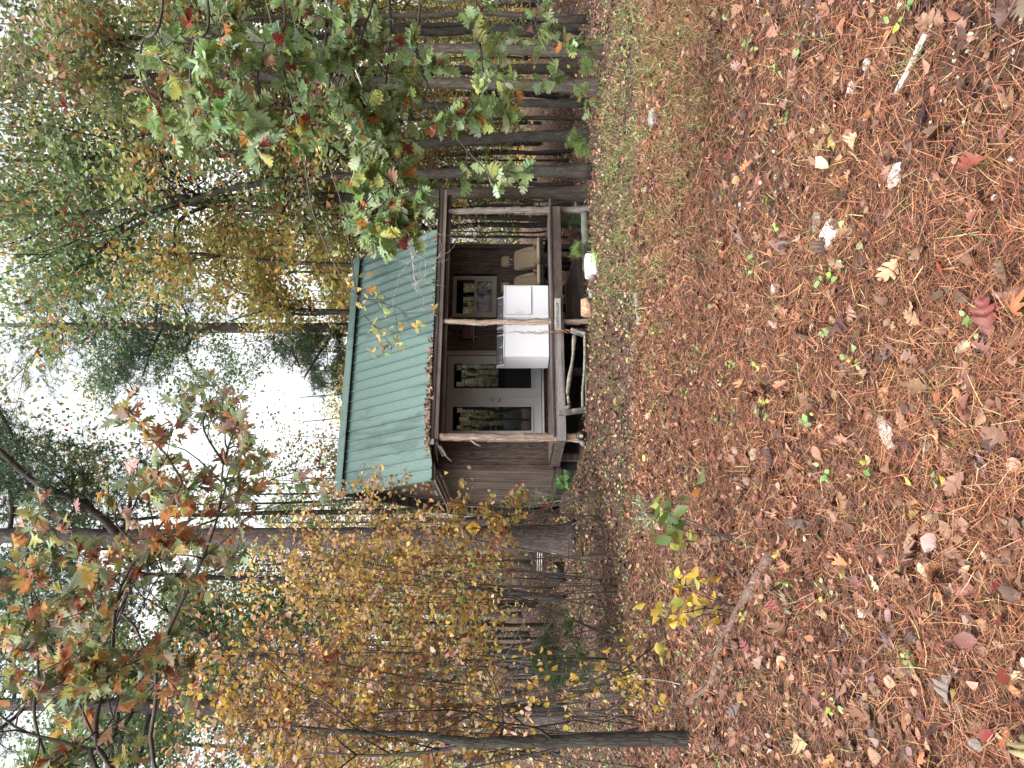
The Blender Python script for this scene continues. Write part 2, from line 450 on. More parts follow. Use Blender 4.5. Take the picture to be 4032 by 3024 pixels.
def wedge(rng, n, y0, y1, power=1.0, margin=.6):
    """ground points in the seen wedge; density falls with distance"""
    u = rng.random(n); q = 1.0 - power + 1
    y = (y0 ** q + u * (y1 ** q - y0 ** q)) ** (1 / q) if abs(q) > 1e-3 else y0 * (y1 / y0) ** u
    x = (rng.random(n) * 2 - 1) * (.55 * y + margin)
    k = ~incabin(x, y)
    return x[k], y[k]

def soil_patch(x, y):  # bare stony soil, right foreground
    return sm(x - .12 * y, .0, .9) * (1 - sm(y, 4.5, 7)) * (.5 + .5 * np.sin(x * 3.1 + 1.0) * np.sin(y * 2.3))

def make_litter():
    rng = np.random.default_rng(11)
    # pine needles
    g = Geo()
    x, y = wedge(rng, 190000, 1.7, 9, 1.5)
    k = rng.random(len(x)) > .8 * soil_patch(x, y)
    k &= rng.random(len(x)) > .35 * sm(-x - .1 * y, 0, 1.5)
    x, y = x[k], y[k]; n = len(x)
    pos = onground(x, y); pos[:, 2] += rng.random(n) ** 1.6 * .028 + .002
    head = rng.random(n) * 2 * math.pi
    az = np.stack([np.cos(head), np.sin(head), rng.normal(0, .16, n)], -1)
    nr = np.stack([rng.normal(0, .35, n), rng.normal(0, .35, n), np.ones(n)], -1)
    cols = palette(rng, [(4, (.25, .098, .050)), (3, (.155, .058, .032)), (1.5, (.36, .18, .095)), (2.4, (.075, .033, .022)), (.5, (.42, .29, .15))], n, .25)
    L = rng.uniform(.05, .13, n); wd = (.0010 + .00042 * y) / L * rng.uniform(.8, 1.3, n)
    scatter(g, NEED, pos, nr, az, L, cols, wd, .22, rng)
    tag(link('pine_needles', g.mesh('pine_needles', False, True), M['needle']), 'orange brown pine needles carpeting the clearing floor', 'pine needles', kind='stuff')
    # fallen leaves
    g = Geo()
    for tpl, cnt, s0, s1, wmul in ((OVAL, 60000, .03, .066, 1.1), (OAK, 12000, .05, .10, 1.0), (REDOAK, 5000, .07, .11, .9), (OVAL, 800, .06, .09, 1.0), (OAK, 380, .08, .12, 1.0), (REDOAK, 260, .08, .12, .9)):
        x, y = wedge(rng, cnt, 1.7, 34 if cnt > 1000 else 5.5, .75, 1.0)
        keep = rng.random(len(x)) < (.25 if cnt > 1000 else .55) + .6 * sm(-x - .05 * y, -.6, 1.2) + .65 * sm(y, 5, 9)
        x, y = x[keep], y[keep]; n = len(x)
        pos = onground(x, y); pos[:, 2] += rng.random(n) * .03 + .008
        head = rng.random(n) * 2 * math.pi
        az = np.stack([np.cos(head), np.sin(head), rng.normal(0, .25, n)], -1)
        tl = .32 + .25 * sm(y, 6, 14)
        nr = np.stack([rng.normal(0, 1, n) * tl, rng.normal(0, 1, n) * tl, np.ones(n)], -1)
        sz = rng.uniform(s0, s1, n) * rng.choice([1, .8, 1.15], n)
        scatter(g, tpl, pos, nr, az, sz, palette(rng, P_LITTER, n, .24), rng.uniform(.8, 1.3, n) * wmul, .45, rng)
    tag(link('fallen_leaves', g.mesh('fallen_leaves', True, True), M['litter']), 'brown, tan and rust fallen oak leaves lying over the forest floor', 'fallen leaves', kind='stuff')
    # gravel
    g = Geo(); bm = bmesh.new(); bmesh.ops.create_icosphere(bm, subdivisions=1, radius=1)
    ico = np.array([v.co[:] for v in bm.verts]); tri = np.array([[v.index for v in f.verts] for f in bm.faces]); bm.free()
    x, y = wedge(rng, 9000, 1.8, 8, 1.3)
    k = rng.random(len(x)) < .03 + .8 * soil_patch(x, y); x, y = x[k], y[k]; n = len(x)
    sz = rng.lognormal(math.log(.007), .5, n).clip(.003, .03)
    cols = palette(rng, [(2, (.48, .36, .28)), (1, (.60, .52, .45)), (2, (.22, .14, .10)), (1, (.35, .33, .31))], n)
    pos = onground(x, y) + np.array([0, 0, .004])
    V = pos[:, None] + ico[None] * (sz[:, None, None] * rng.uniform(.6, 1.3, (n, 1, 3)) * np.array([1, 1, .6])) * (1 + rng.normal(0, .12, (n, len(ico), 1)))
    q = np.concatenate([tri, tri[:, 2:3]], 1)
    for t in [0]:
        polys = (tri[None] + (np.arange(n) * len(ico))[:, None, None]).reshape(-1, 3)
        g.V.append(V.reshape(-1, 3)); g.C.append(np.repeat(cols, len(ico), 0)); g.n = len(V.reshape(-1, 3))
        g.poly = polys.tolist()
    tag(link('gravel', g.mesh('gravel', False, True), M['litter']), 'small tan pebbles in the bare soil of the near ground', 'gravel', kind='stuff')
    # grass and low weeds
    g = Geo(); g2 = Geo()
    tx, ty = wedge(rng, 6000, 2.2, 17, .5)
    pr = .12 + 1.3 * sm(tx - .05 * ty, -.3, 1.5) * sm(ty, 4.8, 6.5) * (1 - sm(ty, 10, 15)) + .13 * sm(ty, 6, 8) * (1 - sm(ty, 11, 14))
    k = rng.random(len(tx)) < pr * (.35 + .65 * (np.sin(tx * 1.9) * np.sin(ty * 1.6 + 1) > -.2)); tx, ty = tx[k], ty[k]
    nb = 13; n = len(tx) * nb
    x = np.repeat(tx, nb) + rng.normal(0, .045, n); y = np.repeat(ty, nb) + rng.normal(0, .045, n)
    pos = onground(x, y)
    az = np.stack([rng.normal(0, .6, n), rng.normal(0, .6, n), np.abs(rng.normal(.8, .35, n))], -1)
    cols = palette(rng, [(3, (.11, .15, .045)), (3, (.21, .19, .07)), (2, (.32, .25, .13)), (1, (.08, .12, .04))], n)
    L = rng.uniform(.05, .16, n)
    scatter(g, NEED, pos, rvec(rng, n), az, L, cols, (.0022 + .0003 * y) / L, .5, rng)
    tag(link('grass', g.mesh('grass', False, True), M['grassm']), 'thin green and straw coloured grass growing through the leaf litter', 'grass', kind='stuff')
    tx, ty = wedge(rng, 700, 2.0, 15, .6)
    k = rng.random(len(tx)) < .35 + .5 * sm(ty, 6, 9); tx, ty = tx[k], ty[k]; nb = 8; n = len(tx) * nb
    pos = onground(np.repeat(tx, nb), np.repeat(ty, nb)); pos += rng.normal(0, .025, (n, 3)); pos[:, 2] = G(pos[:, 0], pos[:, 1]) + rng.uniform(.02, .09, n)
    nr = rvec(rng, n) * .6 + [0, 0, 1]
    scatter(g2, OVAL, pos, nr, rvec(rng, n), rng.uniform(.018, .045, n), palette(rng, [(3, (.16, .27, .09)), (2, (.24, .33, .14)), (1, (.32, .34, .06))], n), 1.3, .3, rng)
    tag(link('ground_weeds', g2.mesh('ground_weeds', True, True), M['grassm']), 'low green weeds dotted over the needle covered ground', 'weeds', kind='stuff')
make_litter()

# ------------------------------------------------------------------ cabin
def cabin():
    c = empty('cabin', (CA[0], CA[1], 0), TH)
    tag(c, 'small brown plywood cabin with a green metal roof and front porch', 'cabin')
    PD = 1.95; SL, SR = -.105, 5.10; PB = 6.05; FZ = .80; WT = 3.10
    RP, RZ = 3.12, 5.36; EP, EZ = 1.62, 3.17; RS0, RS1 = -.43, 5.38
    def grooved(x0, x1, y, z0, z1, skip=(), along='x', flip=1):
        """plywood sheet with vertical grooves every 8 inches, openings left out"""
        g = Geo(); w = .203; a = x0
        while a < x1 - 1e-3:
            b = min(a + w, x1)
            segs = [(z0, z1)]
            for (s0, s1, q0, q1) in skip:
                if s0 < (a + b) / 2 < s1: segs = [(z0, q0), (q1, z1)]
            for (q0, q1) in segs:
                if q1 - q0 < .01: continue
                if along == 'x':
                    box(g, a + .005, b - .004, y - .012, y, q0, q1); box(g, a - .001, b + .001, y, y + .03, q0, q1)
                else:
                    box(g, y, y + .012 , a + .005, b - .004, q0, q1) if flip > 0 else box(g, y - .012, y, a + .005, b - .004, q0, q1)
                    box(g, y, y + .03, a - .001, b + .001, q0, q1)
            a = b
        return g
    # front wall with openings
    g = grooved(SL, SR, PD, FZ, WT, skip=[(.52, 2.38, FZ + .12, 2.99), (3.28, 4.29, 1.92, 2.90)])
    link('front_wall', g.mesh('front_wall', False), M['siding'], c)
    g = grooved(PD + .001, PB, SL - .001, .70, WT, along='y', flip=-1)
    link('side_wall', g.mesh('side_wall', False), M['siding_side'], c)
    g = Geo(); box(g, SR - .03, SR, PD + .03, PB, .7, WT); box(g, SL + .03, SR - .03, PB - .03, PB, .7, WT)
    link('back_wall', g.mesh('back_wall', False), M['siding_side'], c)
    # corner boards
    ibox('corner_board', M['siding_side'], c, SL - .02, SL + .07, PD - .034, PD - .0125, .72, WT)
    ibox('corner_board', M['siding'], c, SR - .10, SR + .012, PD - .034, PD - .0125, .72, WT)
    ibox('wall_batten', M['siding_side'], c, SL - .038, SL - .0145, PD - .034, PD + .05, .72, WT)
    # floor
    ibox('floor', M['dark_wood'], c, SL + .02, SR - .02, PD + .05, PB - .05, FZ - .18, FZ - .02)
    # gable ends
    for x, nm in ((SL - .012, 'gable'), (SR - .02, 'gable')):
        prof = [(PD, WT), (PB, WT), (PB, 3.15), (RP, RZ - .12), (PD, 3.35)]
        V = [(x, a, b) for a, b in prof] + [(x + .03, a, b) for a, b in prof]
        k = len(prof)
        g = Geo(); g.addpoly(V, [list(range(k)), list(range(2 * k - 1, k - 1, -1))] + [[i, (i + 1) % k, (i + 1) % k + k, i + k] for i in range(k)])
        link(nm, g.mesh('gable', False), M['dark_wood'], c)
    # horizontal soffit boards under the left gable overhang
    ibox('soffit_board', M['tan_board'], c, -.42, -.275, EP + .12, PB - .4, 3.10, 3.125)
    ibox('soffit_board', M['tan_board'], c, -.262, SL - .045, EP + .14, PB - .4, 3.085, 3.11)
    ibox('rake_trim', M['white_enamel'], c, -.425, -.405, EP + .9, RP, 3.20, 3.215, 0)
    # main roof: ribbed metal, front slope and back slope
    def slope(name, p0, z0, p1, z1, under=False):
        g = Geo(); L = math.hypot(p1 - p0, z1 - z0); ny, nz = -(z1 - z0) / L, (p1 - p0) / L
        if nz < 0: ny, nz = -ny, -nz
        prof = []; s = RS0; pitchw = (RS1 - RS0) / 25
        for i in range(25):
            a = RS0 + i * pitchw
            prof += [(a, .0), (a + .002, -.012), (a + .010, -.012), (a + .014, .030), (a + .036, .030), (a + .046, .0)]  # rib height exaggerated and groove added so each rib gets a shadow line
            for q in (.36, .5, .64, .8):
                prof += [(a + q * pitchw - .006, 0), (a + q * pitchw, .005), (a + q * pitchw + .006, 0)]
        prof.append((RS1, 0)); prof = np.array(prof)
        k = len(prof); m = 6
        T = np.linspace(0, 1, m)
        V = np.array([[(s_, p0 + (p1 - p0) * t + ny * h, z0 + (z1 - z0) * t + nz * h) for s_, h in prof] for t in T]).reshape(-1, 3)
        i = np.arange(m - 1)[:, None] * k; j = np.arange(k - 1)[None]
        g.add(V, np.stack([i + j, i + j + 1, i + k + j + 1, i + k + j], -1).reshape(-1, 4))
        # screw heads
        for row in (.12, .42, .72, .95):
            for q in range(0, 25, 2):
                s_ = RS0 + q * pitchw + .06; pp = np.array([s_, p0 + (p1 - p0) * row, z0 + (z1 - z0) * row]); nn = np.array([0, ny, nz])
                g.add(*tube([pp, pp + nn * .006], [.009, .007], 6))
        o = link(name, g.mesh(name, False), M['roof'], c)
        sd = o.modifiers.new('thick', 'SOLIDIFY'); sd.thickness = .003; sd.offset = -1
    slope('roof', EP, EZ, RP, RZ)
    back_p = RP + (RP - EP) * 1.45; back_z = RZ - (RZ - EZ) * 1.45 * .8
    slope('back_roof', back_p, 3.22, RP, RZ)
    # roof underlay boards
    g = Geo()
    V = [(RS0 + .02, EP + .03, EZ - .015), (RS1 - .02, EP + .03, EZ - .015), (RS1 - .02, RP, RZ - .02), (RS0 + .02, RP, RZ - .02), (RS1 - .02, back_p - .03, 3.20), (RS0 + .02, back_p - .03, 3.20)]
    V += [(a, b, z - .05) for a, b, z in V]
    g.addpoly(V, [[0, 1, 2, 3], [3, 2, 4, 5], [9, 8, 7, 6], [11, 10, 8, 9], [0, 6, 7, 1], [5, 4, 10, 11], [0, 3, 9, 6], [3, 5, 11, 9], [1, 7, 8, 2], [2, 8, 10, 4]])
    link('roof_deck', g.mesh('roof_deck', False), M['dark_wood'], c)
    # ridge cap
    g = Geo(); prof = [(-.17, -.125), (-.165, -.10), (-.02, .045), (.02, .045), (.165, -.10), (.17, -.125)]
    V = []
    for s_ in (RS0 - .03, RS1 + .03):
        V += [(s_, RP + a, RZ + .035 + b * 1.05) for a, b in prof]
    g.add(V, [(i, i + 1, i + 7, i + 6) for i in range(5)])
    o = link('ridge_cap', g.mesh('ridge_cap', False), M['roof'], c)
    sd = o.modifiers.new('thick', 'SOLIDIFY'); sd.thickness = .006
    # white drip edge of the left rake
    # porch roof: corrugated sheet, nearly edge on
    PX0, PX1 = -.10, 5.24
    g = Geo(); n = 440; xs = np.linspace(PX0, PX1, n); hz = .011 * np.sin(xs / .068 * 2 * math.pi)
    V = [(x, -.07, 3.045 + h) for x, h in zip(xs, hz)] + [(x, PD, 3.19 + h) for x, h in zip(xs, hz)]
    g.add(V, [(i, i + 1, n + i + 1, n + i) for i in range(n - 1)])
    o = link('porch_roof', g.mesh('porch_roof', False), M['dark_metal'], c)
    sd = o.modifiers.new('thick', 'SOLIDIFY'); sd.thickness = .003
    ibox('porch_header', M['fascia_wood'], c, -.04, 5.21, -.035, .005, 2.885, 2.965, .006)
    ibox('porch_fascia', M['dark_wood'], c, -.06, 5.19, -.05, -.01, 2.968, 3.028, .004)
    ibox('header_board', M['dark_wood'], c, .0, 5.15, .06, .10, 2.80, 3.0, .004)
    ibox('header_end', M['grey_wood'], c, -.14, -.045, -.06, -.02, 2.955, 3.03, .004)
    for s_ in np.arange(.05, 5.2, .61):
        g = Geo(); box(g, s_, s_ + .04, .101, PD - .036, 2.93, 3.03, R=rotm('X', .07), c=(s_, .1, 2.93))
        link('porch_rafter', g.mesh('porch_rafter', False), M['dark_wood'], c)
    ibox('porch_ceiling', M['dark_wood'], c, PX0 + .05, PX1 - .05, .02, PD - .03, 3.005, 3.02, 0, R=rotm('X', .075))
    g = Geo(); box(g, -.09, -.05, -.02, 1.05, 2.88, 2.93, R=rotm('X', -.03)); link('side_rail', g.mesh('side_rail', False), M['dark_wood'], c)
    rng = np.random.default_rng(5)
    g = Geo(); g.add(*tube(resample([(-.06, .3, 2.9), (-.12, .5, 2.83), (-.16, .75, 2.80), (-.2, .95, 2.72)], 10), np.linspace(.03, .015, 10), 7, .1, rng))
    link('branch_brace', g.mesh('branch_brace'), M['deadwood'], c)
    # deck
    for q in range(13):
        y0 = -.07 + q * .150
        o = ibox('deck_board', M['brown_beam'], c, .0, 4.98, y0, min(y0 + .143, PD - .02), .79 + .0008 * (q % 3), .825, .004)
    ends = Geo()
    # front face boards of the deck (short crosswise ends seen as teeth)
    g = Geo(); s_ = -.02
    while s_ < 4.8:
        w = .125 + rng.random() * .03
        box(g, s_, s_ + w - .008, -.085, -.0715, .785 + rng.random() * .004, .822); s_ += w
    link('deck_edge', g.mesh('deck_edge', False), M['dark_wood'], c, bevel=.003)
    ibox('deck_beam', M['brown_beam'], c, 2.28, 4.80, -.062, -.022, .60, .785, .005)
    ibox('deck_beam', M['grey_wood'], c, -.075, 2.277, -.066, -.026, .592, .782, .005)
    ibox('deck_beam', M['brown_beam'], c, -.07, -.03, -.02, PD - .04, .60, .78, .005)
    for s_ in np.arange(.5, 5, .6): ibox('deck_joist', M['dark_wood'], c, s_, s_ + .04, -.018, PD - .03, .62, .775, 0)
    # posts
    def post(s_, p_, ztop, zb, r, m, seed, knots, lean=0):
        rg = np.random.default_rng(seed); n = 46; z = np.linspace(zb, ztop, n)
        wob = np.cumsum(rg.normal(0, .0035, (n, 2)), 0)
        path = np.stack([s_ + wob[:, 0] + lean * np.linspace(0, 1, n), p_ + wob[:, 1], z], -1)
        rr = r * (1 + rg.normal(0, .05, n)) * np.linspace(1.06, .9, n)
        for zk, am in knots: rr *= 1 + am * np.exp(-((z - zk) / .05) ** 2)
        V, Fq = tube(path, rr, 14, .045, rg)
        g = Geo(); g.add(V, Fq)
        for q in range(26):   # shreds of bark
            zz = rg.uniform(zb + .2, ztop - .1); a = rg.uniform(0, 6.28); i = int((zz - zb) / (ztop - zb) * (n - 1))
            b0 = path[i] + np.array([math.cos(a), math.sin(a), 0]) * rr[i] * .97
            g.add(*tube([b0, b0 + [math.cos(a) * .012, math.sin(a) * .012, .04], b0 + [math.cos(a) * rg.uniform(.01, .035), math.sin(a) * .02, rg.uniform(.05, .12)]], [.006, .004, .001], 4))
        return link('porch_post', g.mesh('porch_post'), m, c), path
    gz = lambda s_: float(G(*cab(s_, .05)))
    o, _ = post(0.0, .06, 2.88, gz(0) - .05, .070, M['cedar_post'], 2, [(1.35, .28), (1.9, .2), (2.25, .15), (.4, .25), (.3, .2)])
    g = Geo(); g.add(*tube([(-.05, .03, 2.30), (-.12, .0, 2.22), (-.17, -.02, 2.12)], [.016, .014, .012], 8)); link('branch_stub', g.mesh('branch_stub'), M['deadwood'], o)
    post(2.305, .06, 2.88, gz(2.3) - .05, .054, M['cedar_post'], 3, [(1.1, .15), (1.6, .2), (2.3, .12)])
    post(4.81, .06, 2.88, gz(4.8) - .05, .068, M['cedar_grey'], 4, [(1.2, .12), (1.45, .12)])
    # piers and underfloor
    for s_, p_ in ((4.1, .9), (3.0, .9), (1.6, .9), (.1, 1.85), (2.6, 1.9), (5.0, 1.9), (0, 4), (2.5, 4), (5, 4), (0, 5.9), (5, 5.9), (2.5, 5.9)):
        zb = float(G(*cab(s_, p_))) - .1
        ibox('pier', M['brown_beam'], c, s_ - .07, s_ + .07, p_ - .06, p_ + .06, zb, .615, .006)
    ibox('rim_joist', M['dark_wood'], c, SL, SR, PD + .001, PD + .05, .58, .79, 0)
    ibox('rim_joist', M['brown_beam'], c, SL + .002, SL + .05, PD + .052, PB, .55, .70, 0)
    zb = float(G(*cab(1, 2)))
    ibox('dark_backing', M['black'], c, -.1, 3.0, 2.1, 2.14, zb - .2, .59, 0)  # black sheets added for the dark zone under the deck, standing in for shade
    ibox('dark_backing', M['black'], c, -.09, -.06, 2.2, 5.8, zb - .2, .56, 0)
    # french doors
    Z0, Z1 = .955, 2.95; y = PD - .02
    cas = Geo()
    box(cas, .455, .545, y - .03, PD + .04, Z0 - .03, 3.05); box(cas, 2.375, 2.475, y - .03, PD + .04, Z0 - .03, 3.05); box(cas, .5455, 2.3745, y - .03, PD + .04, 2.965, 3.05)
    box(cas, .485, .497, y - .042, y - .03, Z0, 3.0); box(cas, 2.43, 2.445, y - .042, y - .03, Z0, 3.0)
    link('door_casing', cas.mesh('door_casing', False), M['trim'], c, bevel=.005)
    ibox('door_sill', M['alu'], c, .5455, 2.3745, y - .06, PD + .04, Z0 - .055, Z0 - .015, .004)
    for di, (a, b, ga, gb) in enumerate(((.56, 1.395, .685, 1.215), (1.405, 2.36, 1.62, 2.18))):
        g = Geo(); za, zb2 = 1.165, 2.815; ya, yb = y - .012, y + .03
        box(g, a, ga, ya, yb, Z0, Z1); box(g, gb, b, ya, yb, Z0, Z1); box(g, ga, gb, ya, yb, Z0, za); box(g, ga, gb, ya, yb, zb2, Z1)
        d = link('door', g.mesh('door', False), M['door'], c, bevel=.003)
        g = Geo(); t = .035
        for (x0, x1, q0, q1) in ((ga - t, ga, za - t, zb2 + t), (gb, gb + t, za - t, zb2 + t), (ga, gb, za - t, za), (ga, gb, zb2, zb2 + t)):
            box(g, x0, x1, ya - .014, ya - .0005, q0, q1)
        link('glazing_bead', g.mesh('glazing_bead', False), M['door'], d, bevel=.006)
        pn = ibox('pane', M['glass'], d, ga + .001, gb - .001, ya + .012, ya + .018, za + .001, zb2 - .001, 0)
        notes = ((.04, .12, .10, .16), (.22, .30, .14, .34), (.40, .50, .09, .2)) if di == 0 else ((.42, .53, .06, .15), (.05, .15, .06, .17))
        for (q0, q1, w0, w1) in notes:
            ibox('paper_note', M['paper'], d, ga + q0, ga + q1, ya + .0095, ya + .0115, zb2 - w1, zb2 - w0, 0)
        if di == 0:
            for zz in (1.99, 1.85):
                g = Geo(); x = 1.35
                g.add(*tube([(x, ya - .001, zz), (x, ya - .012, zz), (x, ya - .03, zz), (x, ya - .05, zz), (x, ya - .06, zz)], [.034, .034, .018, .03, .022] if zz < 1.9 else [.032, .032, .03, .027, .02], 16))
                link('door_knob' if zz < 1.9 else 'deadbolt', g.mesh('door_knob'), M['brass'], d)
        else:
            ibox('astragal', M['door'], d, a - .012, a + .02, ya - .012, ya - .0005, Z0, Z1, .003)
    # window
    wa, wb, w0, w1 = 3.28, 4.29, 1.92, 2.90; f = .09; yy = PD - .035
    g = Geo(); box(g, wa, wa + f, yy, PD + .04, w0, w1); box(g, wb - f, wb, yy, PD + .04, w0, w1); box(g, wa + f, wb - f, yy, PD + .04, w0, w0 + f * .7); box(g, wa + f, wb - f, yy, PD + .04, w1 - f, w1)
    wf = link('window', g.mesh('window', False), M['win_frame'], c, bevel=.006)
    zm = 2.39
    ibox('sash_rail', M['win_frame'], wf, wa + f, wb - f, yy + .004, PD + .03, zm - .03, zm + .03, .005)
    g = Geo(); box(g, wa + f, wa + f + .03, yy + .012, PD + .03, w0 + f * .7, zm - .03); box(g, wb - f - .03, wb - f, yy + .012, PD + .03, w0 + f * .7, zm - .03)
    box(g, wa + f + .03, wb - f - .03, yy + .012, PD + .03, w0 + f * .7, w0 + f * .7 + .04)
    link('lower_sash', g.mesh('lower_sash', False), M['win_frame'], wf, bevel=.004)
    ibox('pane', M['glass'], wf, wa + f, wb - f, yy + .02, yy + .026, zm + .03, w1 - f, 0)
    ibox('pane', M['film'], wf, wa + f + .03, wb - f - .03, yy + .03, yy + .036, w0 + f * .7 + .04, zm - .03, 0)
    return c
cabin()

def cab3(s, p, z): q = cab(s, p); return (q[0], q[1], z)

# leaves caught on the porch roof edge
def gutter_leaves():
    rng = np.random.default_rng(8); g = Geo(); n = 360
    s = np.concatenate([rng.uniform(-.2, 1.9, 300) , rng.uniform(1.9, 5.1, 60)]); p = rng.uniform(-.09, .5, n)
    x = CA[0] + s * math.cos(TH) - p * math.sin(TH); y = CA[1] + s * math.sin(TH) + p * math.cos(TH)
    pos = np.stack([x, y, 3.06 + p * .075 + rng.uniform(0, .055, n) * (s < 1.9)], -1)
    nr = rvec(rng, n) + [0, 0, .6]
    scatter(g, REDOAK, pos, nr, rvec(rng, n), rng.uniform(.06, .11, n), palette(rng, [(3, (.18, .09, .06)), (2, (.12, .055, .035)), (1, (.27, .16, .10))], n), 1, .6, rng)
    tag(link('leaf_drift', g.mesh('leaf_drift', True, True), M['litter']), 'drift of dry brown leaves caught along the porch roof edge', 'fallen leaves', kind='stuff')
gutter_leaves()

# ------------------------------------------------------------------ things on and around the porch
def frame_at(name, s, p, z, rz=0):
    q = cab3(s, p, z); return empty(name, q, TH + rz)

def rounded_rect(x0, x1, z0, z1, r, n=6):
    pts = []
    for cx, cz, a0 in ((x1 - r, z1 - r, 0), (x0 + r, z1 - r, 90), (x0 + r, z0 + r, 180), (x1 - r, z0 + r, 270)):
        for k in range(n + 1):
            a = rad(a0 + 90 * k / n); pts.append((cx + r * math.cos(a), cz + r * math.sin(a)))
    return pts
def rr_panel(name, m, parent, x0, x1, z0, z1, r, y0, y1, bevel=.004):
    pts = rounded_rect(x0, x1, z0, z1, r); k = len(pts)
    V = [(a, y0, b) for a, b in pts] + [(a, y1, b) for a, b in pts]
    g = Geo(); g.addpoly(V, [list(range(k)), list(range(2 * k - 1, k - 1, -1))] + [[i, i + k, (i + 1) % k + k, (i + 1) % k] for i in range(k)])
    return link(name, g.mesh(name, False), m, parent, bevel=bevel)

def appliance(name, label, cat, s, p, wid, dryer):
    t = frame_at(name, s, p, .8275); tag(t, label, cat)
    h, d = .91, .66
    ibox('cabinet', M['white_enamel'], t, 0, wid, .0, d, .012, h - .03, .012, )
    ibox('top_panel', M['white_enamel'], t, -.004, wid + .004, -.008, d + .002, h - .027, h, .01)
    # console
    prof = [(d - .17, h + .001), (d - .10, h + .135), (d - .06, h + .15), (d, h + .15), (d, h + .001)]
    k = len(prof)
    def wedge_(x0, x1, off, nm, m):
        V = [(x0, a + off, b) for a, b in prof] + [(x1, a + off, b) for a, b in prof]
        g = Geo(); g.addpoly(V, [list(range(k - 1, -1, -1)), list(range(k, 2 * k))] + [[i, (i + 1) % k, (i + 1) % k + k, i + k] for i in range(k)])
        return link(nm, g.mesh(nm, False), m, t, bevel=.006)
    con = wedge_(.03, wid - .03, 0, 'console', M['console'])
    wedge_(.002, .0295, -.006, 'end_cap', M['white_enamel']); wedge_(wid - .0295, wid - .002, -.006, 'end_cap', M['white_enamel'])
    nrm = np.array([0, -.135, .07]); nrm[1], nrm[2] = -.887, .46
    ks = ((.10, .026), (.16, .026), (.22, .026), (.44, .038)) if not dryer else ((.12, .022), (.30, .030), (.56, .022))
    for x, r in ks:
        c0 = np.array([x, d - .135, h + .068])
        g = Geo(); g.add(*tube([c0, c0 + nrm * .012, c0 + nrm * .022], [r, r * .95, r * .6], 18))
        kn = link('knob', g.mesh('knob'), M['console'], con)
        g = Geo(); g.add(*tube([c0 + nrm * .001, c0 + nrm * .004], [r * 1.25, r * 1.2], 20)); link('knob_ring', g.mesh('knob_ring'), M['alu'], kn)
    if dryer:
        rr_panel('door_gasket', M['gasket'], t, .055, wid - .03, .35, .86, .035, -.004, -.0005, 0)
        dr = rr_panel('door', M['white_enamel'], t, .060, wid - .035, .355, .855, .032, -.020, -.0045, .006)
        rr_panel('handle_recess', M['console'], dr, .085, .125, .53, .66, .012, -.0225, -.0205, 0)
        rr_panel('handle', M['white_enamel'], dr, .089, .121, .535, .655, .010, -.028, -.023, .002)
    else:
        ibox('seam', M['gasket'], t, .002, wid - .002, -.001, .05, h - .0295, h - .0275, 0)
    return t
appliance('dryer', 'white front door dryer on the porch, beside the tan car seats', 'dryer', 2.625, .53, .71, True)
appliance('washing_machine', 'white washing machine with grey console on the porch, in front of the glass doors', 'washing machine', 1.80, .56, .69, False)

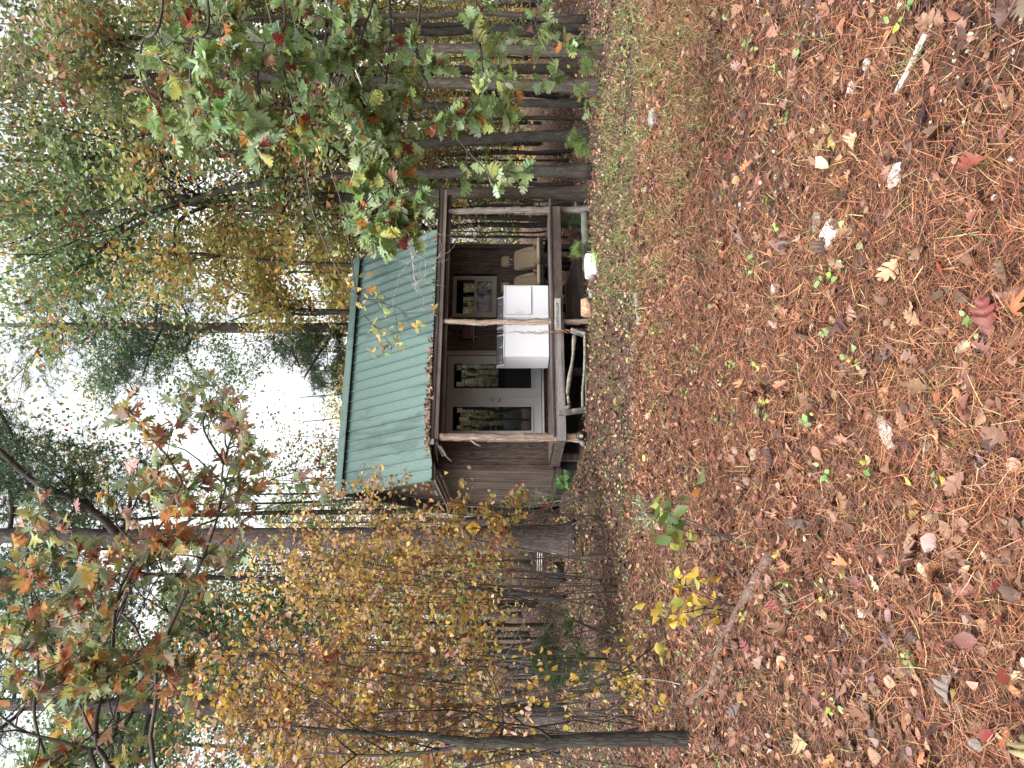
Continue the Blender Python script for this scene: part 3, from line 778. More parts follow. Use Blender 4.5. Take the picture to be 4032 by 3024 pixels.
def car_seat(s, label):
    t = frame_at('car_seat', s, .70, .8275); tag(t, label, 'car seat', 'car seats on the porch')
    w = .50
    def pad(name, m, prof, x0, x1, bulge=.02, rise=None):
        """closed side profile (y,z) swept over the width with pillowed sides"""
        prof = np.array(prof, float); cen = prof.mean(0); n = len(prof); xs = np.linspace(-1, 1, 11)
        V = []
        for q in xs:
            sc = 1 - .16 * abs(q) ** 5
            pr = cen + (prof - cen) * sc
            if rise is not None: pr = pr.copy(); pr[:, 0] -= rise * (q * q) * (prof[:, 0] < cen[0])
            V.append([( (x0 + x1) / 2 + (x1 - x0) / 2 * q, a, b) for a, b in pr])
        V = np.array(V).reshape(-1, 3); m_ = len(xs)
        g = Geo(); i = np.arange(m_ - 1)[:, None] * n; j = np.arange(n)[None]; kk = (j + 1) % n
        g.V.append(V); g.C.append(np.full((len(V), 3), .5)); g.n = len(V)
        g.Fq.append(np.stack([i + j, i + kk, i + n + kk, i + n + j], -1).reshape(-1, 4))
        g.poly = [list(range(n - 1, -1, -1)), list(range((m_ - 1) * n, m_ * n))]
        o = link(name, g.mesh(name), m, t); sb = o.modifiers.new('sub', 'SUBSURF'); sb.levels = 1; sb.render_levels = 2
        return o
    pad('seat_cushion', M['seat_side'], [(-.02, .14), (-.03, .20), (.0, .235), (.25, .225), (.50, .21), (.52, .13), (.25, .12)], -w / 2, w / 2)
    pad('backrest', M['seat_fabric'], [(.42, .20), (.50, .45), (.56, .66), (.60, .72), (.66, .70), (.66, .5), (.58, .20), (.5, .17)], -w / 2 + .0, w / 2 - .0, rise=.05)
    for sx in (-1, 1):
        pad('side_bolster', M['seat_side'], [(.37, .22), (.45, .45), (.53, .60), (.58, .60), (.57, .45), (.50, .22)], sx * .20 - .045, sx * .20 + .045)
    hr = pad('headrest', M['seat_fabric'], [(.60, .80), (.60, .90), (.62, .96), (.66, .99), (.70, .97), (.71, .88), (.70, .80), (.65, .775)], -.125, .125)
    g = Geo()
    for sx in (-.06, .06): g.add(*tube([(sx, .645, .70), (sx, .655, .80)], .007, 8))
    link('headrest_rods', g.mesh('headrest_rods'), M['chrome'], t)
    g = Geo(); box(g, -w / 2 + .02, w / 2 - .02, .02, .50, .10, .135); box(g, -w / 2 + .03, -w / 2 + .07, .0, .56, .0, .05); box(g, w / 2 - .07, w / 2 - .03, .0, .56, .0, .05)
    for a in (.08, .44):
        box(g, -w / 2 + .035, -w / 2 + .06, a, a + .05, .05, .10); box(g, w / 2 - .06, w / 2 - .035, a, a + .05, .05, .10)
    link('seat_base', g.mesh('seat_base', False), M['black'], t, bevel=.005)
    g = Geo(); box(g, w / 2 + .002, w / 2 + .03, .34, .56, .10, .30); link('hinge_cover', g.mesh('hinge_cover', False), M['seat_side'], t, bevel=.01)
car_seat(4.33, 'tan cloth car seat at the right end of the porch')
car_seat(3.70, 'tan cloth car seat half hidden behind the white dryer')

def wall_shelf():
    t = frame_at('wall_shelf', 2.68, 1.93, 2.40); tag(t, 'narrow wooden shelf on the porch wall between door and window', 'shelf')
    ibox('board', M['tan_board'], t, -.02, .52, -.16, -.002, 0, .018, .002)
    for x in (.08, .38):
        g = Geo(); g.add(*tube(resample([(x, -.13, -.002), (x, -.12, -.05), (x, -.06, -.11), (x, -.015, -.13)], 8), .010, 6)); link('bracket', g.mesh('bracket'), M['tan_board'], t)
    b = frame_at('box', 2.72, 1.83, 2.4205); tag(b, 'dark red framed box standing on the wall shelf', 'box')
    g = Geo(); box(g, 0, .30, 0, .08, 0.005, .24); link('case', g.mesh('case', False), M['black'], b, bevel=.006)
    ibox('front_panel', M['red_book'], b, .025, .275, -.006, -.0005, .075, .22, .002); ibox('lower_panel', M['gasket'], b, .025, .275, -.006, -.0005, .015, .062, .002)
wall_shelf()

def text_mesh(body, size, depth, name):
    cu = bpy.data.curves.new(name, 'FONT'); cu.body = body; cu.size = size; cu.extrude = depth
    cu.align_x = 'CENTER'; cu.align_y = 'CENTER'; cu.space_character = 1.12; cu.offset = .0016; cu.resolution_u = 2
    o = bpy.data.objects.new(name, cu); COL.objects.link(o)
    dg = bpy.context.evaluated_depsgraph_get(); me = bpy.data.meshes.new_from_object(o.evaluated_get(dg))
    bpy.data.objects.remove(o); return me

def sign():
    t = frame_at('sign_board', 2.40, -.069, .70, 0); tag(t, 'small grey board sign reading COUNTS HOLLOW on the deck edge', 'sign')
    t.rotation_euler = (0, rad(.6), TH)
    ibox('board', m_plain('sign_wood', (.30, .285, .275), .8, var=.15, scale=14), t, -.33, .33, -.022, -.0015, -.058, .058, .003)
    me = text_mesh('COUNTS HOLLOW', .072, .0015, 'lettering'); o = link('lettering', me, M['ink'], t)
    o.rotation_euler = (rad(90), 0, 0); o.location = (-.03, -.0235, 0); o.scale = (.80, 1, 1)
sign()

def single(name, g, m, label, cat, loc=(0, 0, 0), rz=0, smooth=True, group=None, bevel=0, color=False):
    o = link(name, g.mesh(name, smooth, color), m, None, loc, bevel); o.rotation_euler = (0, 0, rz)
    return tag(o, label, cat, group)

def relg(pts, base): return np.asarray(pts, float) - np.asarray(base)

def vine():
    rng = np.random.default_rng(21); x, y = cab(2.02, -.14); z0 = float(G(x, y)); g = Geo()
    for k in range(3):
        n = 40; z = np.linspace(0, 1.75 - k * .25, n); ph = k * 2.1
        r = .018 * np.linspace(2.2, .5, n)
        pth = np.stack([r * np.cos(z * 22 + ph) + .012 * np.sin(z * 5) - .02 * z, r * np.sin(z * 22 + ph), z], -1)
        g.add(*tube(pth, np.linspace(.013, .004, n) * (1 - .2 * k), 6, .15, rng))
    for q in range(14):
        z = rng.uniform(.5, 1.6); a = rng.uniform(0, 6.28)
        g.add(*tube([(0, 0, z), (.03 * math.cos(a), .02 * math.sin(a), z + .04), (.05 * math.cos(a), .03, z + .05)], [.004, .003, .001], 4))
    for q in range(9):
        a = rng.uniform(2, 4.2); g.add(*tube([(.0, 0, .3), (.08 * math.cos(a), .03 * math.sin(a), .12), (.25 * math.cos(a), .12 * math.sin(a), -.01)], [.006, .005, .003], 5))
    single('dead_vine', g, m_plain('vine_bark', (.22, .13, .07), .9, var=.4, scale=30), 'twisted dead brown vine rising in front of the washing machine', 'vine', (x, y, z0))
vine()

def rock_mesh(seed, sx, sy, sz, rough=.18):
    bm = bmesh.new(); bmesh.ops.create_icosphere(bm, subdivisions=4, radius=1)
    off = Vector((seed * 7.3, seed * 1.7, 0))
    for v in bm.verts:
        n = mnoise.noise(v.co * 1.1 + off); n2 = mnoise.noise(v.co * 3.1 + off)
        d = 1 + rough * 1.6 * n + rough * .6 * n2
        c = v.co * d; c.x = max(-.82, min(.82, c.x)) ; c.z = min(.7, c.z)
        v.co = Vector((c.x * sx, c.y * sy, c.z * sz))
    me = bpy.data.meshes.new('rock'); bm.to_mesh(me); bm.free()
    me.polygons.foreach_set('use_smooth', [True] * len(me.polygons))
    return me
def rock(label, u, v, Y, sx, sy, sz, m, seed, rz=0, cat='rock', lift=.5, group=None):
    p = P(u, v, Y); z = float(G(p[0], p[1]))
    o = link('rock', rock_mesh(seed, sx, sy, sz), m, None, (p[0], p[1], z + sz * lift * .6)); o.rotation_euler = (0, 0, rz)
    return tag(o, label, cat, group)
rock('large orange brown rock under the deck edge beside the middle post', 1813, 2310, 13.75, .20, .14, .15, M['rock_tan'], 1, .3, lift=1.0)
rock('small grey rock just right of the large orange brown rock', 1868, 2325, 13.7, .09, .07, .06, M['rock_grey'], 2)
gY = lambda v: EYE * F / (v - 2030)
for lab, u, v, sx, sy, sz, mm, sd in (
    ('pale flat stone lying on the needles, the largest in the near ground', 2100, 3285, .085, .06, .035, 'rock_pale', 3),
    ('pinkish flat stone partly buried beyond the pale flat stone', 2150, 3225, .06, .045, .015, 'rock_grey', 4),
    ('white angular stone left of the pale flat stone', 1885, 3068, .034, .026, .026, 'rock_pale', 5),
    ('buried grey stone in the grass on the right side of the clearing', 2560, 2575, .14, .10, .05, 'rock_grey', 6),
    ('rounded tan stone in bare soil at the right edge', 2680, 3370, .035, .024, .022, 'rock_pale', 7),
    ('oval pale stone near the fallen stick on bare soil', 2770, 3420, .03, .022, .016, 'rock_pale', 8),
    ('pink tinged stone near the bottom right, beside bark debris', 2330, 3540, .055, .04, .02, 'rock_pale', 9),
    ('grey slab of stone at the left front of the clearing, near the tan leaves', 1320, 3480, .10, .045, .018, 'rock_pale', 10)):
    rock(lab, u, v, gY(v), sx, sy, sz, M[mm], sd, sd * .7)

def jug():
    p = P(1976, 2345, 13.0); x, y = p[0], p[1]; z = float(G(x, y))
    t = empty('plastic_container', (x, y, z), TH + .02); tag(t, 'white rounded plastic container lying on its side below the deck', 'container')
    o = rr_panel('body', M['white_plastic'], t, -.205, .205, .0, .215, .045, -.13, .13, .04)
    g = Geo(); rng = np.random.default_rng(4)
    g.add(*tube([(-.2, 0, .10), (-.225, 0, .10), (-.24, 0, .1)], [.085, .075, .06], 14, .12, rng)); link('torn_end', g.mesh('torn_end'), M['tan_board'], t)
    g = Geo(); n = 26; pos = np.stack([rng.uniform(0, .18, n), rng.uniform(-.28, -.16, n), rng.uniform(.0, .14, n)], -1)
    w = empty('weed', (x, y - .05, z), 0); tag(w, 'bright green weed growing in front of the white container', 'plant')
    scatter(g, OVAL, pos, rvec(rng, n) * .5 + [0, -.6, .8], rvec(rng, n), .055, palette(rng, [(1, (.22, .36, .10)), (1, (.30, .36, .08))], n), 1.3, .3, rng)
    link('leaves', g.mesh('leaves', True, True), M['grassm'], w)
    g = Geo(); [g.add(*tube([(.09, -.2, 0), pos[i]], [.004, .002], 4)) for i in range(0, n, 3)]; link('stems', g.mesh('stems'), M['twig'], w)
jug()

def ladder():
    t = frame_at('branch_frame', .45, -.22, float(G(*cab(.9, -.2)))); tag(t, 'rustic grey frame of two crooked branches nailed between weathered boards', 'branch frame')
    rng = np.random.default_rng(9)
    for (pts) in ([(-.12, .0, .47), (-.02, .01, .40), (.02, .0, .30), (.5, .0, .33), (.95, .02, .24), (1.35, .02, .17)],):
        pass
    a = resample([(.02, 0, .42), (.08, 0, .36), (.30, .0, .38), (.62, .01, .34), (1.0, .01, .27), (1.45, .02, .23)], 26)
    g = Geo(); g.add(*tube(a, .034 + .008 * np.sin(np.linspace(0, 14, 26)), 9, .06, rng)); link('branch_rail', g.mesh('branch_rail'), M['deadwood'], t)
    b = resample([(.02, 0, .12), (.35, -.01, .11), (.8, 0, .06), (1.5, .02, .03)], 22)
    g = Geo(); g.add(*tube(b, .026, 8, .07, rng)); link('branch_rail', g.mesh('branch_rail'), M['deadwood'], t)
    b2 = resample([(.02, .1, .05), (.5, .1, .03), (1.5, .1, .01)], 12)
    g = Geo(); g.add(*tube(b2, .02, 8, .07, rng)); link('branch_rail', g.mesh('branch_rail'), M['deadwood'], t)
    ibox('end_board', M['grey_wood'], t, -.06, .0, -.09, .10, -.02, .56, .012, R=rotm('Y', -.14)); 
    ibox('end_board', M['grey_wood'], t, 1.50, 1.53, -.08, .12, .02, .30, .008, R=rotm('Y', .35))
ladder()

def understuff():
    q = P(2010, 2325, 14.1); z = float(G(q[0], q[1]))
    rng = np.random.default_rng(31); g = Geo()
    g.add(*tube(resample([(-.25, -.05, .08), (.3, .05, .09), (.9, .25, .10)], 20), .085 + .006 * np.sin(np.arange(20)), 12, .04, rng))
    single('timber_sill', g, M['bark_grey'], 'weathered grey log lying along the ground under the right end of the deck', 'log', (q[0], q[1], z))
    t = frame_at('dark_panel', 2.75, .35, float(G(*cab(3, .4)))); tag(t, 'large dark sheet leaning under the deck behind the orange brown rock', 'panel')
    g = Geo(); V = [(-.25, 0, .0), (1.25, .0, .0), (1.25, .0, .20), (.45, .0, .42), (-.25, .0, .40)]
    V2 = [(a, .5, b) for a, _, b in V]; k = 5
    g.addpoly(V + V2, [list(range(k)), list(range(2 * k - 1, k - 1, -1))] + [[i, i + k, (i + 1) % k + k, (i + 1) % k] for i in range(k)])
    link('sheet', g.mesh('sheet', False), M['dark_wood'], t, bevel=.01)
    g = Geo(); g.add(*tube([(-.26, -.01, .415), (.46, -.01, .435), (1.27, -.01, .205)], .010, 6)); link('rim', g.mesh('rim'), M['grey_wood'], t)
    q = P(2145, 2250, 16.2); z = float(G(q[0], q[1])); g = Geo(); n = 24
    zz = np.linspace(0, .30, n); r = .15 + .05 * zz / .3 + .008 * (np.arange(n) % 2)
    g.add(*tube(np.stack([zz * .5, zz * 0, zz * .9], -1), r, 22)); single('ribbed_tub', g, M['blue_tub'], 'blue grey ribbed plastic tub seen below the right end of the deck', 'tub', (q[0], q[1], z - .02))
    q = P(2240, 2252, 16.6); z = float(G(q[0], q[1])); me = rock_mesh(12, .36, .3, .30, .25); o = link('black_tarp', me, M['black'], None, (q[0], q[1], z + .05)); tag(o, 'crumpled black tarp at the foot of the mossy tree', 'tarp')
    # black lamp cap by the left post
    q = cab(-.0, -.12); z = float(G(*q)); t = empty('metal_can', (q[0], q[1], z + .10), 0); tag(t, 'small round black can at the foot of the left porch post', 'can')
    g = Geo(); g.add(*tube([(0, .05, 0), (0, -.02, 0), (0, -.05, 0)], [.085, .09, .06], 20)); link('body', g.mesh('body'), M['black'], t)
    ibox('label_patch', m_plain('can_label', (.45, .33, .16), .7), t, -.03, .02, -.056, -.0515, -.03, .03, 0, R=rotm('Y', .25))
    # firewood billet beside
    g = Geo(); q = cab(-.12, -.08); z = float(G(*q)); g.add(*tube([(-.02, 0, .10), (.0, .12, .09)], [.05, .052], 12, .05, rng)); single('cut_log', g, M['deadwood'], 'short cut log end beside the left porch post', 'log', (q[0], q[1], z - .03))
    # aluminium poles and dark tub behind the big pine
    q = P(835, 2205, 18.5); z = float(G(q[0], q[1])); g = Geo()
    for k in range(3): g.add(*tube([(-.45, 0, .42 + k * .055), (.45, .02, .40 + k * .055)], .012, 6))
    g.add(*tube([(-.4, 0, 0), (-.4, 0, .5)], .012, 6)); g.add(*tube([(.4, 0, 0), (.4, 0, .5)], .012, 6))
    single('metal_rack', g, M['alu'], 'low pale metal rack standing behind the big pine', 'rack', (q[0], q[1], z))
    q = P(780, 2235, 17.6); z = float(G(q[0], q[1])); o = link('black_bucket', rock_mesh(15, .22, .2, .22, .06), M['black'], None, (q[0], q[1], z + .08)); tag(o, 'low black bucket on the litter below the pale metal rack', 'bucket')
    # brown board
    q = P(966, 1850, 16.2); g = Geo(); box(g, -.072, .072, -.02, .02, -.53, .6)
    box(g, -.10, -.076, -.03, .03, -.3, .6)
    single('hanging_board', g, M['brown_board'], 'dark brown board hanging between the big pine and the cabin wall', 'board', tuple(q), 0, False, None, .004)
understuff()

# ------------------------------------------------------------------ trees
def limbs(g, tips, rng, base, dirv, L, r, depth, bend=.25, up=.15, sides=6, seg=6, nchild=3):
    pts = [np.array(base, float)]; d = np.array(dirv, float); d /= np.linalg.norm(d)
    for k in range(seg):
        d = d + rng.normal(0, bend, 3) * .5 + np.array([0, 0, up]) * .3; d /= np.linalg.norm(d)
        pts.append(pts[-1] + d * L / seg)
    pts = np.array(pts)
    g.add(*tube(pts, np.linspace(r, r * .35, seg + 1), sides, .05, rng))
    if depth == 0:
        tips.extend([pts[-1], pts[-2], pts[-4] if seg > 3 else pts[0]]); return
    for k in range(nchild):
        i = rng.integers(max(1, seg // 3), seg + 1)
        nd = (pts[i] - pts[i - 1]); nd /= np.linalg.norm(nd)
        nd = nd + rng.normal(0, .65, 3); nd[2] += up
        limbs(g, tips, rng, pts[i], nd, L * rng.uniform(.45, .7), r * .5, depth - 1, bend, up, max(4, sides - 1), max(3, seg - 1), nchild)
    tips.append(pts[-1])

def leaf_cloud(g, rng, tips, nl, spread, size, pal, tpl=QUAD, clump=.6, flat=.75, zmin=None):
    tips = np.array(tips); T = len(tips)
    w = rng.gamma(.9, 1, T) + .05; w /= w.sum()
    i = rng.choice(T, nl, p=w)
    pos = tips[i] + rng.normal(0, 1, (nl, 3)) * np.array([spread, spread, spread * .6])
    cc = palette(rng, pal, T, .15); own = palette(rng, pal, nl, .2)
    mixv = (rng.random(nl) < clump)[:, None]
    cols = np.where(mixv, cc[i] * rng.normal(1, .15, (nl, 1)), own)
    nr = rvec(rng, nl) * flat + [0, 0, .8]
    scatter(g, tpl, pos, nr, rvec(rng, nl), size * rng.uniform(.6, 1.3, nl), np.clip(cols, .004, .9), rng.uniform(.8, 1.3, nl), 0)

def needle_tufts(g, rng, tips, nt, spread, size, pal, nn=16, wid=.012):
    tips = np.array(tips); i = rng.integers(0, len(tips), nt)
    c = tips[i] + rng.normal(0, 1, (nt, 3)) * np.array([spread, spread, spread * .45])
    pos = np.repeat(c, nn, 0); n = len(pos); az = rvec(rng, n); az[:, 2] = az[:, 2] * .8 + .25
    cols = np.repeat(palette(rng, pal, nt, .2), nn, 0)
    scatter(g, NEED, pos, rvec(rng, n), az, size * rng.uniform(.7, 1.2, n), cols, wid / size, 0)

def variant(seed, H, r, cb, spread, nl, lsize, pal, nlimb=14, bark='bark_dark', pine=False, lspread=.30):
    rng = np.random.default_rng(seed); tg, lg = Geo(), Geo(); n = 16
    z = np.linspace(-.3, H, n); r = r * .72; wob = np.cumsum(rng.normal(0, .05 * H / 12, (n, 2)), 0); wob -= wob[0]
    path = np.stack([wob[:, 0], wob[:, 1], z], -1)
    rr = r * (1 - .82 * (z.clip(0) / H)) * (1 + .5 * np.exp(-z.clip(0) / .25))
    tg.add(*tube(path, rr, 12, .04, rng)); tips = []
    for k in range(nlimb):
        h = H * (cb + (1 - cb) * (k + rng.random()) / nlimb); i = min(n - 1, int((h + .3) / (H + .3) * (n - 1)))
        a = rng.random() * 6.28; up = .55 if not pine else .1
        L = spread * (1 - .55 * (h / H - cb) / (1 - cb)) * rng.uniform(.6, 1.1)
        limbs(tg, tips, rng, path[i], (math.cos(a), math.sin(a), up + rng.normal(0, .15)), L, r * .32 * (1.1 - h / H), 1, .3, .12 if not pine else .05, 6, 5, 4)
    if pine: needle_tufts(lg, rng, tips, nl // 16, .28, lsize, pal)
    else: leaf_cloud(lg, rng, tips, nl, lspread, lsize, pal)
    tm = tg.mesh('trunk'); tm.materials.append(M[bark]); lm = lg.mesh('crown', True, True); lm.materials.append(M['leaf'])
    return tm, lm

VAR = {
    'gold': variant(101, 11, .13, .28, 3.2, 6500, .15, P_GOLD, 16),
    'gold2': variant(102, 13, .15, .35, 3.6, 6500, .15, P_GOLD, 15, 'bark_grey'),
    'mix': variant(103, 15, .17, .38, 3.8, 6000, .15, P_MIX, 16, 'bark_dark'),
    'mix2': variant(104, 12, .12, .25, 3.0, 5500, .14, P_MIX, 16, 'bark_brown'),
    'green': variant(105, 14, .16, .35, 3.6, 6000, .14, P_GREEN, 15, 'bark_grey'),
    'pine': variant(106, 17, .17, .45, 2.6, 60000, .16, P_PINE, 18, 'bark_pine', True),
    'under': variant(107, 5.5, .05, .12, 2.0, 3200, .10, P_GOLD, 12, 'bark_dark', lspread=.35),
    'under2': variant(108, 6, .06, .15, 2.0, 3200, .10, P_MIX, 12, 'bark_grey', lspread=.35),
    'high': variant(110, 17, .13, .60, 5.0, 8500, .12, P_MIX, 15, 'bark_dark', lspread=.34),
    'high2': variant(111, 16, .12, .55, 4.6, 8500, .12, P_GREEN, 15, 'bark_brown', lspread=.34),
    'bare': variant(109, 13, .13, .55, 2.6, 2500, .13, P_MIX, 12, 'bark_dark'),
}
def plant(name, kind, x, y, sc=1, rz=0, label='', group=None):
    z = float(G(x, y)); t = empty(name, (x, y, z), rz); t.scale = (sc, sc, sc)
    tm, lm = VAR[kind]
    link('trunk', tm, None, t); link('crown', lm, None, t)
    tag(t, label, 'tree', group)

LB = {'gold': 'golden leaved tree in the woods behind the cabin', 'gold2': 'grey barked tree with yellow green leaves behind the cabin',
      'mix': 'tall dark trunked oak with mixed green and rust leaves in the far woods', 'mix2': 'brown barked tree with green and orange leaves in the far woods',
      'green': 'grey trunked green leaved tree in the woods beyond the clearing', 'pine': 'tall pine with dark needles in the woods beyond the clearing',
      'high': 'tall slim dark tree with a lacy high crown over the clearing', 'high2': 'tall slim brown tree with a thin green high crown over the clearing', 'under': 'small golden understory tree in the woods', 'under2': 'small mixed green understory tree in the woods', 'bare': 'thin nearly bare tree in the woods'}
rngT = np.random.default_rng(77)
BG = [  # u, Y, kind, scale
    (1010, 18.5, 'high', .95), (1975, 19, 'high2', .95), (2620, 15.5, 'high', .9), (2210, 20, 'high', 1.0), (1712, 31, 'high2', 1.15), (430, 21, 'high2', 1.0), (2950, 16, 'high2', .85),
    (2140, 21, 'gold', .95), (1960, 24, 'gold2', .9), (1820, 27, 'gold', .9), (2050, 30, 'gold2', 1.0), (1560, 26, 'under', 1.3), (1250, 27, 'under2', 1.3), (1400, 31, 'gold', .72),
    (2300, 20, 'mix2', .68), (2420, 24, 'gold', .85), (2560, 19.5, 'mix2', .7), (2640, 25, 'mix', .8), (2750, 20, 'gold2', 1.0), (2870, 17, 'mix', .9), (2950, 24, 'gold', 1.2), (3060, 19, 'mix2', 1.1),
    (2200, 27, 'gold', .9), (2480, 29, 'green', .85), (2680, 30, 'mix', .95), (2350, 33, 'gold', 1.0), (3020, 29, 'green', 1.2),
    (1640, 25, 'pine', .52), (1560, 28, 'pine', .55), (1050, 24, 'bare', .95), (960, 29, 'green', .75), (800, 26, 'green', .85), (650, 24, 'mix', .85), (520, 27, 'green', 1.0), (600, 31, 'green', 1.05),
    (380, 22, 'green', .95), (300, 28, 'mix', 1.1), (180, 21, 'green', .95), (60, 25, 'mix', 1.1), (-60, 19, 'green', 1.0),
    (900, 21, 'under', 1.0), (700, 19, 'under', 1.0), (480, 20, 'under2', 1.0), (250, 17.5, 'under', 1.0), (60, 18, 'under', 1.1),
    (2230, 22, 'under2', .9), (2120, 24, 'under', 1.0), (2350, 24, 'under', 1.1), (2500, 22, 'under2', 1.0), (2640, 21, 'under', 1.0), (2800, 23, 'under', 1.0), (2960, 20, 'under2', 1.0), (2900, 26, 'under', 1.2),
]
for u, Y, kd, sc in BG:
    p = P(u, 2100, Y); nm = 'pine_tree' if kd == 'pine' else 'tree'
    plant(nm, kd, p[0], Y, sc, rngT.random() * 6.28, LB[kd], {'under': 'small golden understory trees', 'under2': 'small green understory trees'}.get(kd, kd.rstrip('2') + ' coloured trees of the background woods' if kd not in ('pine', 'high', 'high2') else 'slim trees with high lacy crowns' if kd == 'high' else 'slim trees with thin green high crowns' if kd == 'high2' else 'dark pines of the background woods'))

def distinct_tree(name, label, Y, pts, bark, seed, crown=None, extra=(), base=None, n=40, cat='tree', jit=.035, flare=.5, dY=()):
    """trunk through photo points (u, v, width px) at depth Y; extends on by itself"""
    rng = np.random.default_rng(seed)
    W_ = np.array([[*P(u, v, Y), w * (.86 if Y > 12 and bark != 'bark_pine' else 1) * Y / F / 2] for u, v, w in pts])
    b = W_[0, :3].copy(); b[2] = float(G(b[0], b[1])) - .05
    W_ = np.concatenate([[[*b, W_[0, 3]]], W_]) if W_[0, 2] > b[2] + .15 else W_
    if W_[0, 2] != b[2]: W_[0, :3] = b
    R_ = resample(W_, n); zz = R_[:, 2] - b[2]
    rr = np.maximum(R_[:, 3] * (1 + flare * np.exp(-zz / .22)), .01)
    t = empty(name, tuple(b)); tag(t, label, cat)
    wob = np.cumsum(rng.normal(0, .006, (n, 2)), 0)
    path = R_[:, :3] - b; path[:, :2] += wob
    g = Geo(); g.add(*tube(path, rr, 20 if rr.max() > .1 else 12, jit, rng))
    tr = link('trunk', g.mesh('trunk'), M[bark], t)
    tips = []
    g = Geo()
    for e in extra:   # limb polylines (u,v,width,dY), each its own branch
        g = Geo()
        w = np.array([[*(P(u, v, Y + dy) - b), wd * Y / F / 2] for u, v, wd, dy in e]); w = resample(w, 16)
        g.add(*tube(w[:, :3], np.maximum(w[:, 3], .006), 8, .05, rng)); 
        for q in range(6):
            i = rng.integers(4, 16); limbs(g, tips, rng, w[i, :3], rng.normal(0, 1, 3) + [0, 0, .4], rng.uniform(.5, 1.6), max(.008, w[i, 3] * .4), 1, .35, .1, 5, 4, 3)
        link('branch', g.mesh('branch'), M[bark], t)
    g = Geo()
    if crown:
        h0, h1, sp_, nl, ls, pal, nlimb, pine = crown
        for k in range(nlimb):
            h = h0 + (h1 - h0) * (k + rng.random()) / nlimb; i = int(np.argmin(np.abs(path[:, 2] - h)))
            a = rng.random() * 6.28
            limbs(g, tips, rng, path[i], (math.cos(a), math.sin(a), .5 if not pine else .15), sp_ * rng.uniform(.55, 1.1), max(.015, rr[i] * .35), 1, .32, .12, 6, 5, 4)
    if g.V: link('branch', g.mesh('branch'), M[bark], t)
    if crown:
        lg = Geo()
        if pine: needle_tufts(lg, rng, tips, nl // 16, .3, ls, pal)
        else: leaf_cloud(lg, rng, tips, int(nl * .55), .28, ls, pal)
        link('crown', lg.mesh('crown', True, True), M['leaf'], t)
    return t, path, tips

Z = 2016
big, bigpath, _ = distinct_tree('pine_tree', 'large pine with plated bark carrying a yellow diamond tag', 14.6,
    [(898, 2270, 112), (902, 2100, 100), (905, 1800, 92), (904, 1400, 84), (905, 900, 74), (908, 400, 66), (912, 0, 58), (915, -500, 46)], 'bark_pine', 201,
    crown=(8.5, 14, 3.2, 30000, .17, P_PINE, 12, True), extra=[[(915, 468, 34, 0), (985, 400, 30, -.3), (1045, 310, 26, -.6), (1140, 120, 22, -.9), (1250, 0, 18, -1.2), (1400, -200, 12, -1.5)],
    [(915, 280, 30, .1), (1048, 171, 24, .4), (1125, 110, 22, .6), (1200, 95, 18, .8), (1400, 0, 14, 1.2), (1600, -150, 8, 1.4)],
    [(895, 330, 18, 0), (800, 200, 12, .3), (700, 0, 8, .5)]], jit=.03)
distinct_tree('tree', 'slim dark tree just left of the large tagged pine', 17, [(660, 2245, 30), (690, 2000, 27), (735, 1500, 26), (742, 1000, 24), (760, 620, 18), (765, 300, 12)], 'bark_dark', 202, crown=(9, 12, 1.6, 3500, .12, P_MIX, 8, False))
distinct_tree('tree', 'lichen covered grey tree forking above the yellow thicket', 17.5, [(440, 2230, 60), (436, 1700, 52), (428, 1300, 50), (424, 900, 44), (420, 640, 40), (455, 480, 24), (500, 250, 16), (520, 0, 8)], 'bark_grey', 203,
    crown=(6.5, 12, 3.0, 11000, .13, P_GREEN, 9, False), extra=[[(420, 660, 32, 0), (380, 560, 26, .2), (330, 450, 18, .4), (300, 300, 10, .5)], [(430, 900, 16, 0), (500, 860, 13, .2), (560, 760, 8, .3)], [(430, 1080, 14, 0), (500, 1040, 10, -.2), (560, 1110, 6, -.2)]])
distinct_tree('pine_tree', 'straight pine trunk at the left, behind the yellow thicket', 16.5, [(200, 2262, 78), (215, 1800, 66), (232, 1200, 60), (240, 700, 56), (246, 200, 50), (250, -200, 40)], 'bark_pine', 204, crown=(9, 13.5, 2.6, 14000, .17, P_PINE, 10, True))
distinct_tree('pine_tree', 'straight pine rising behind the cabin roof', 23, [(1735, 2150, 44), (1738, 1380, 38), (1740, 900, 36), (1742, 500, 32), (1745, 250, 26), (1750, 0, 14)], 'bark_pine', 205,
    extra=[[(1735, 420, 12, 0), (1640, 520, 10, -.3), (1560, 480, 7, -.4)], [(1735, 640, 12, 0), (1650, 600, 9, .3), (1540, 560, 6, .4)], [(1745, 470, 12, 0), (1820, 380, 10, .2)],
    [(1735, 800, 11, 0), (1640, 730, 9, -.2), (1500, 800, 6, -.3)], [(1735, 1330, 16, 0), (1640, 1260, 12, -.3), (1540, 1200, 8, -.6)], [(1735, 1200, 12, 0), (1660, 1150, 10, .5), (1580, 1180, 8, .8)], [(1745, 760, 9, 0), (1850, 700, 6, .2)]],
    crown=(12, 17, 2.2, 30000, .2, P_PINE, 12, True))
distinct_tree('tree', 'forked slender tree rising just right of the pine behind the roof', 21.5, [(1790, 2150, 30), (1795, 1380, 24), (1805, 1200, 18), (1830, 1050, 12), (1880, 930, 9), (1960, 800, 5)], 'bark_dark', 206,
    extra=[[(1792, 1330, 12, 0), (1785, 1200, 10, 0), (1800, 1050, 8, .1), (1760, 900, 5, .2)], [(1830, 1050, 10, 0), (1900, 980, 7, .2), (1960, 900, 5, .3)]], crown=(7, 9.5, 1.8, 5000, .13, P_GOLD, 6, False))
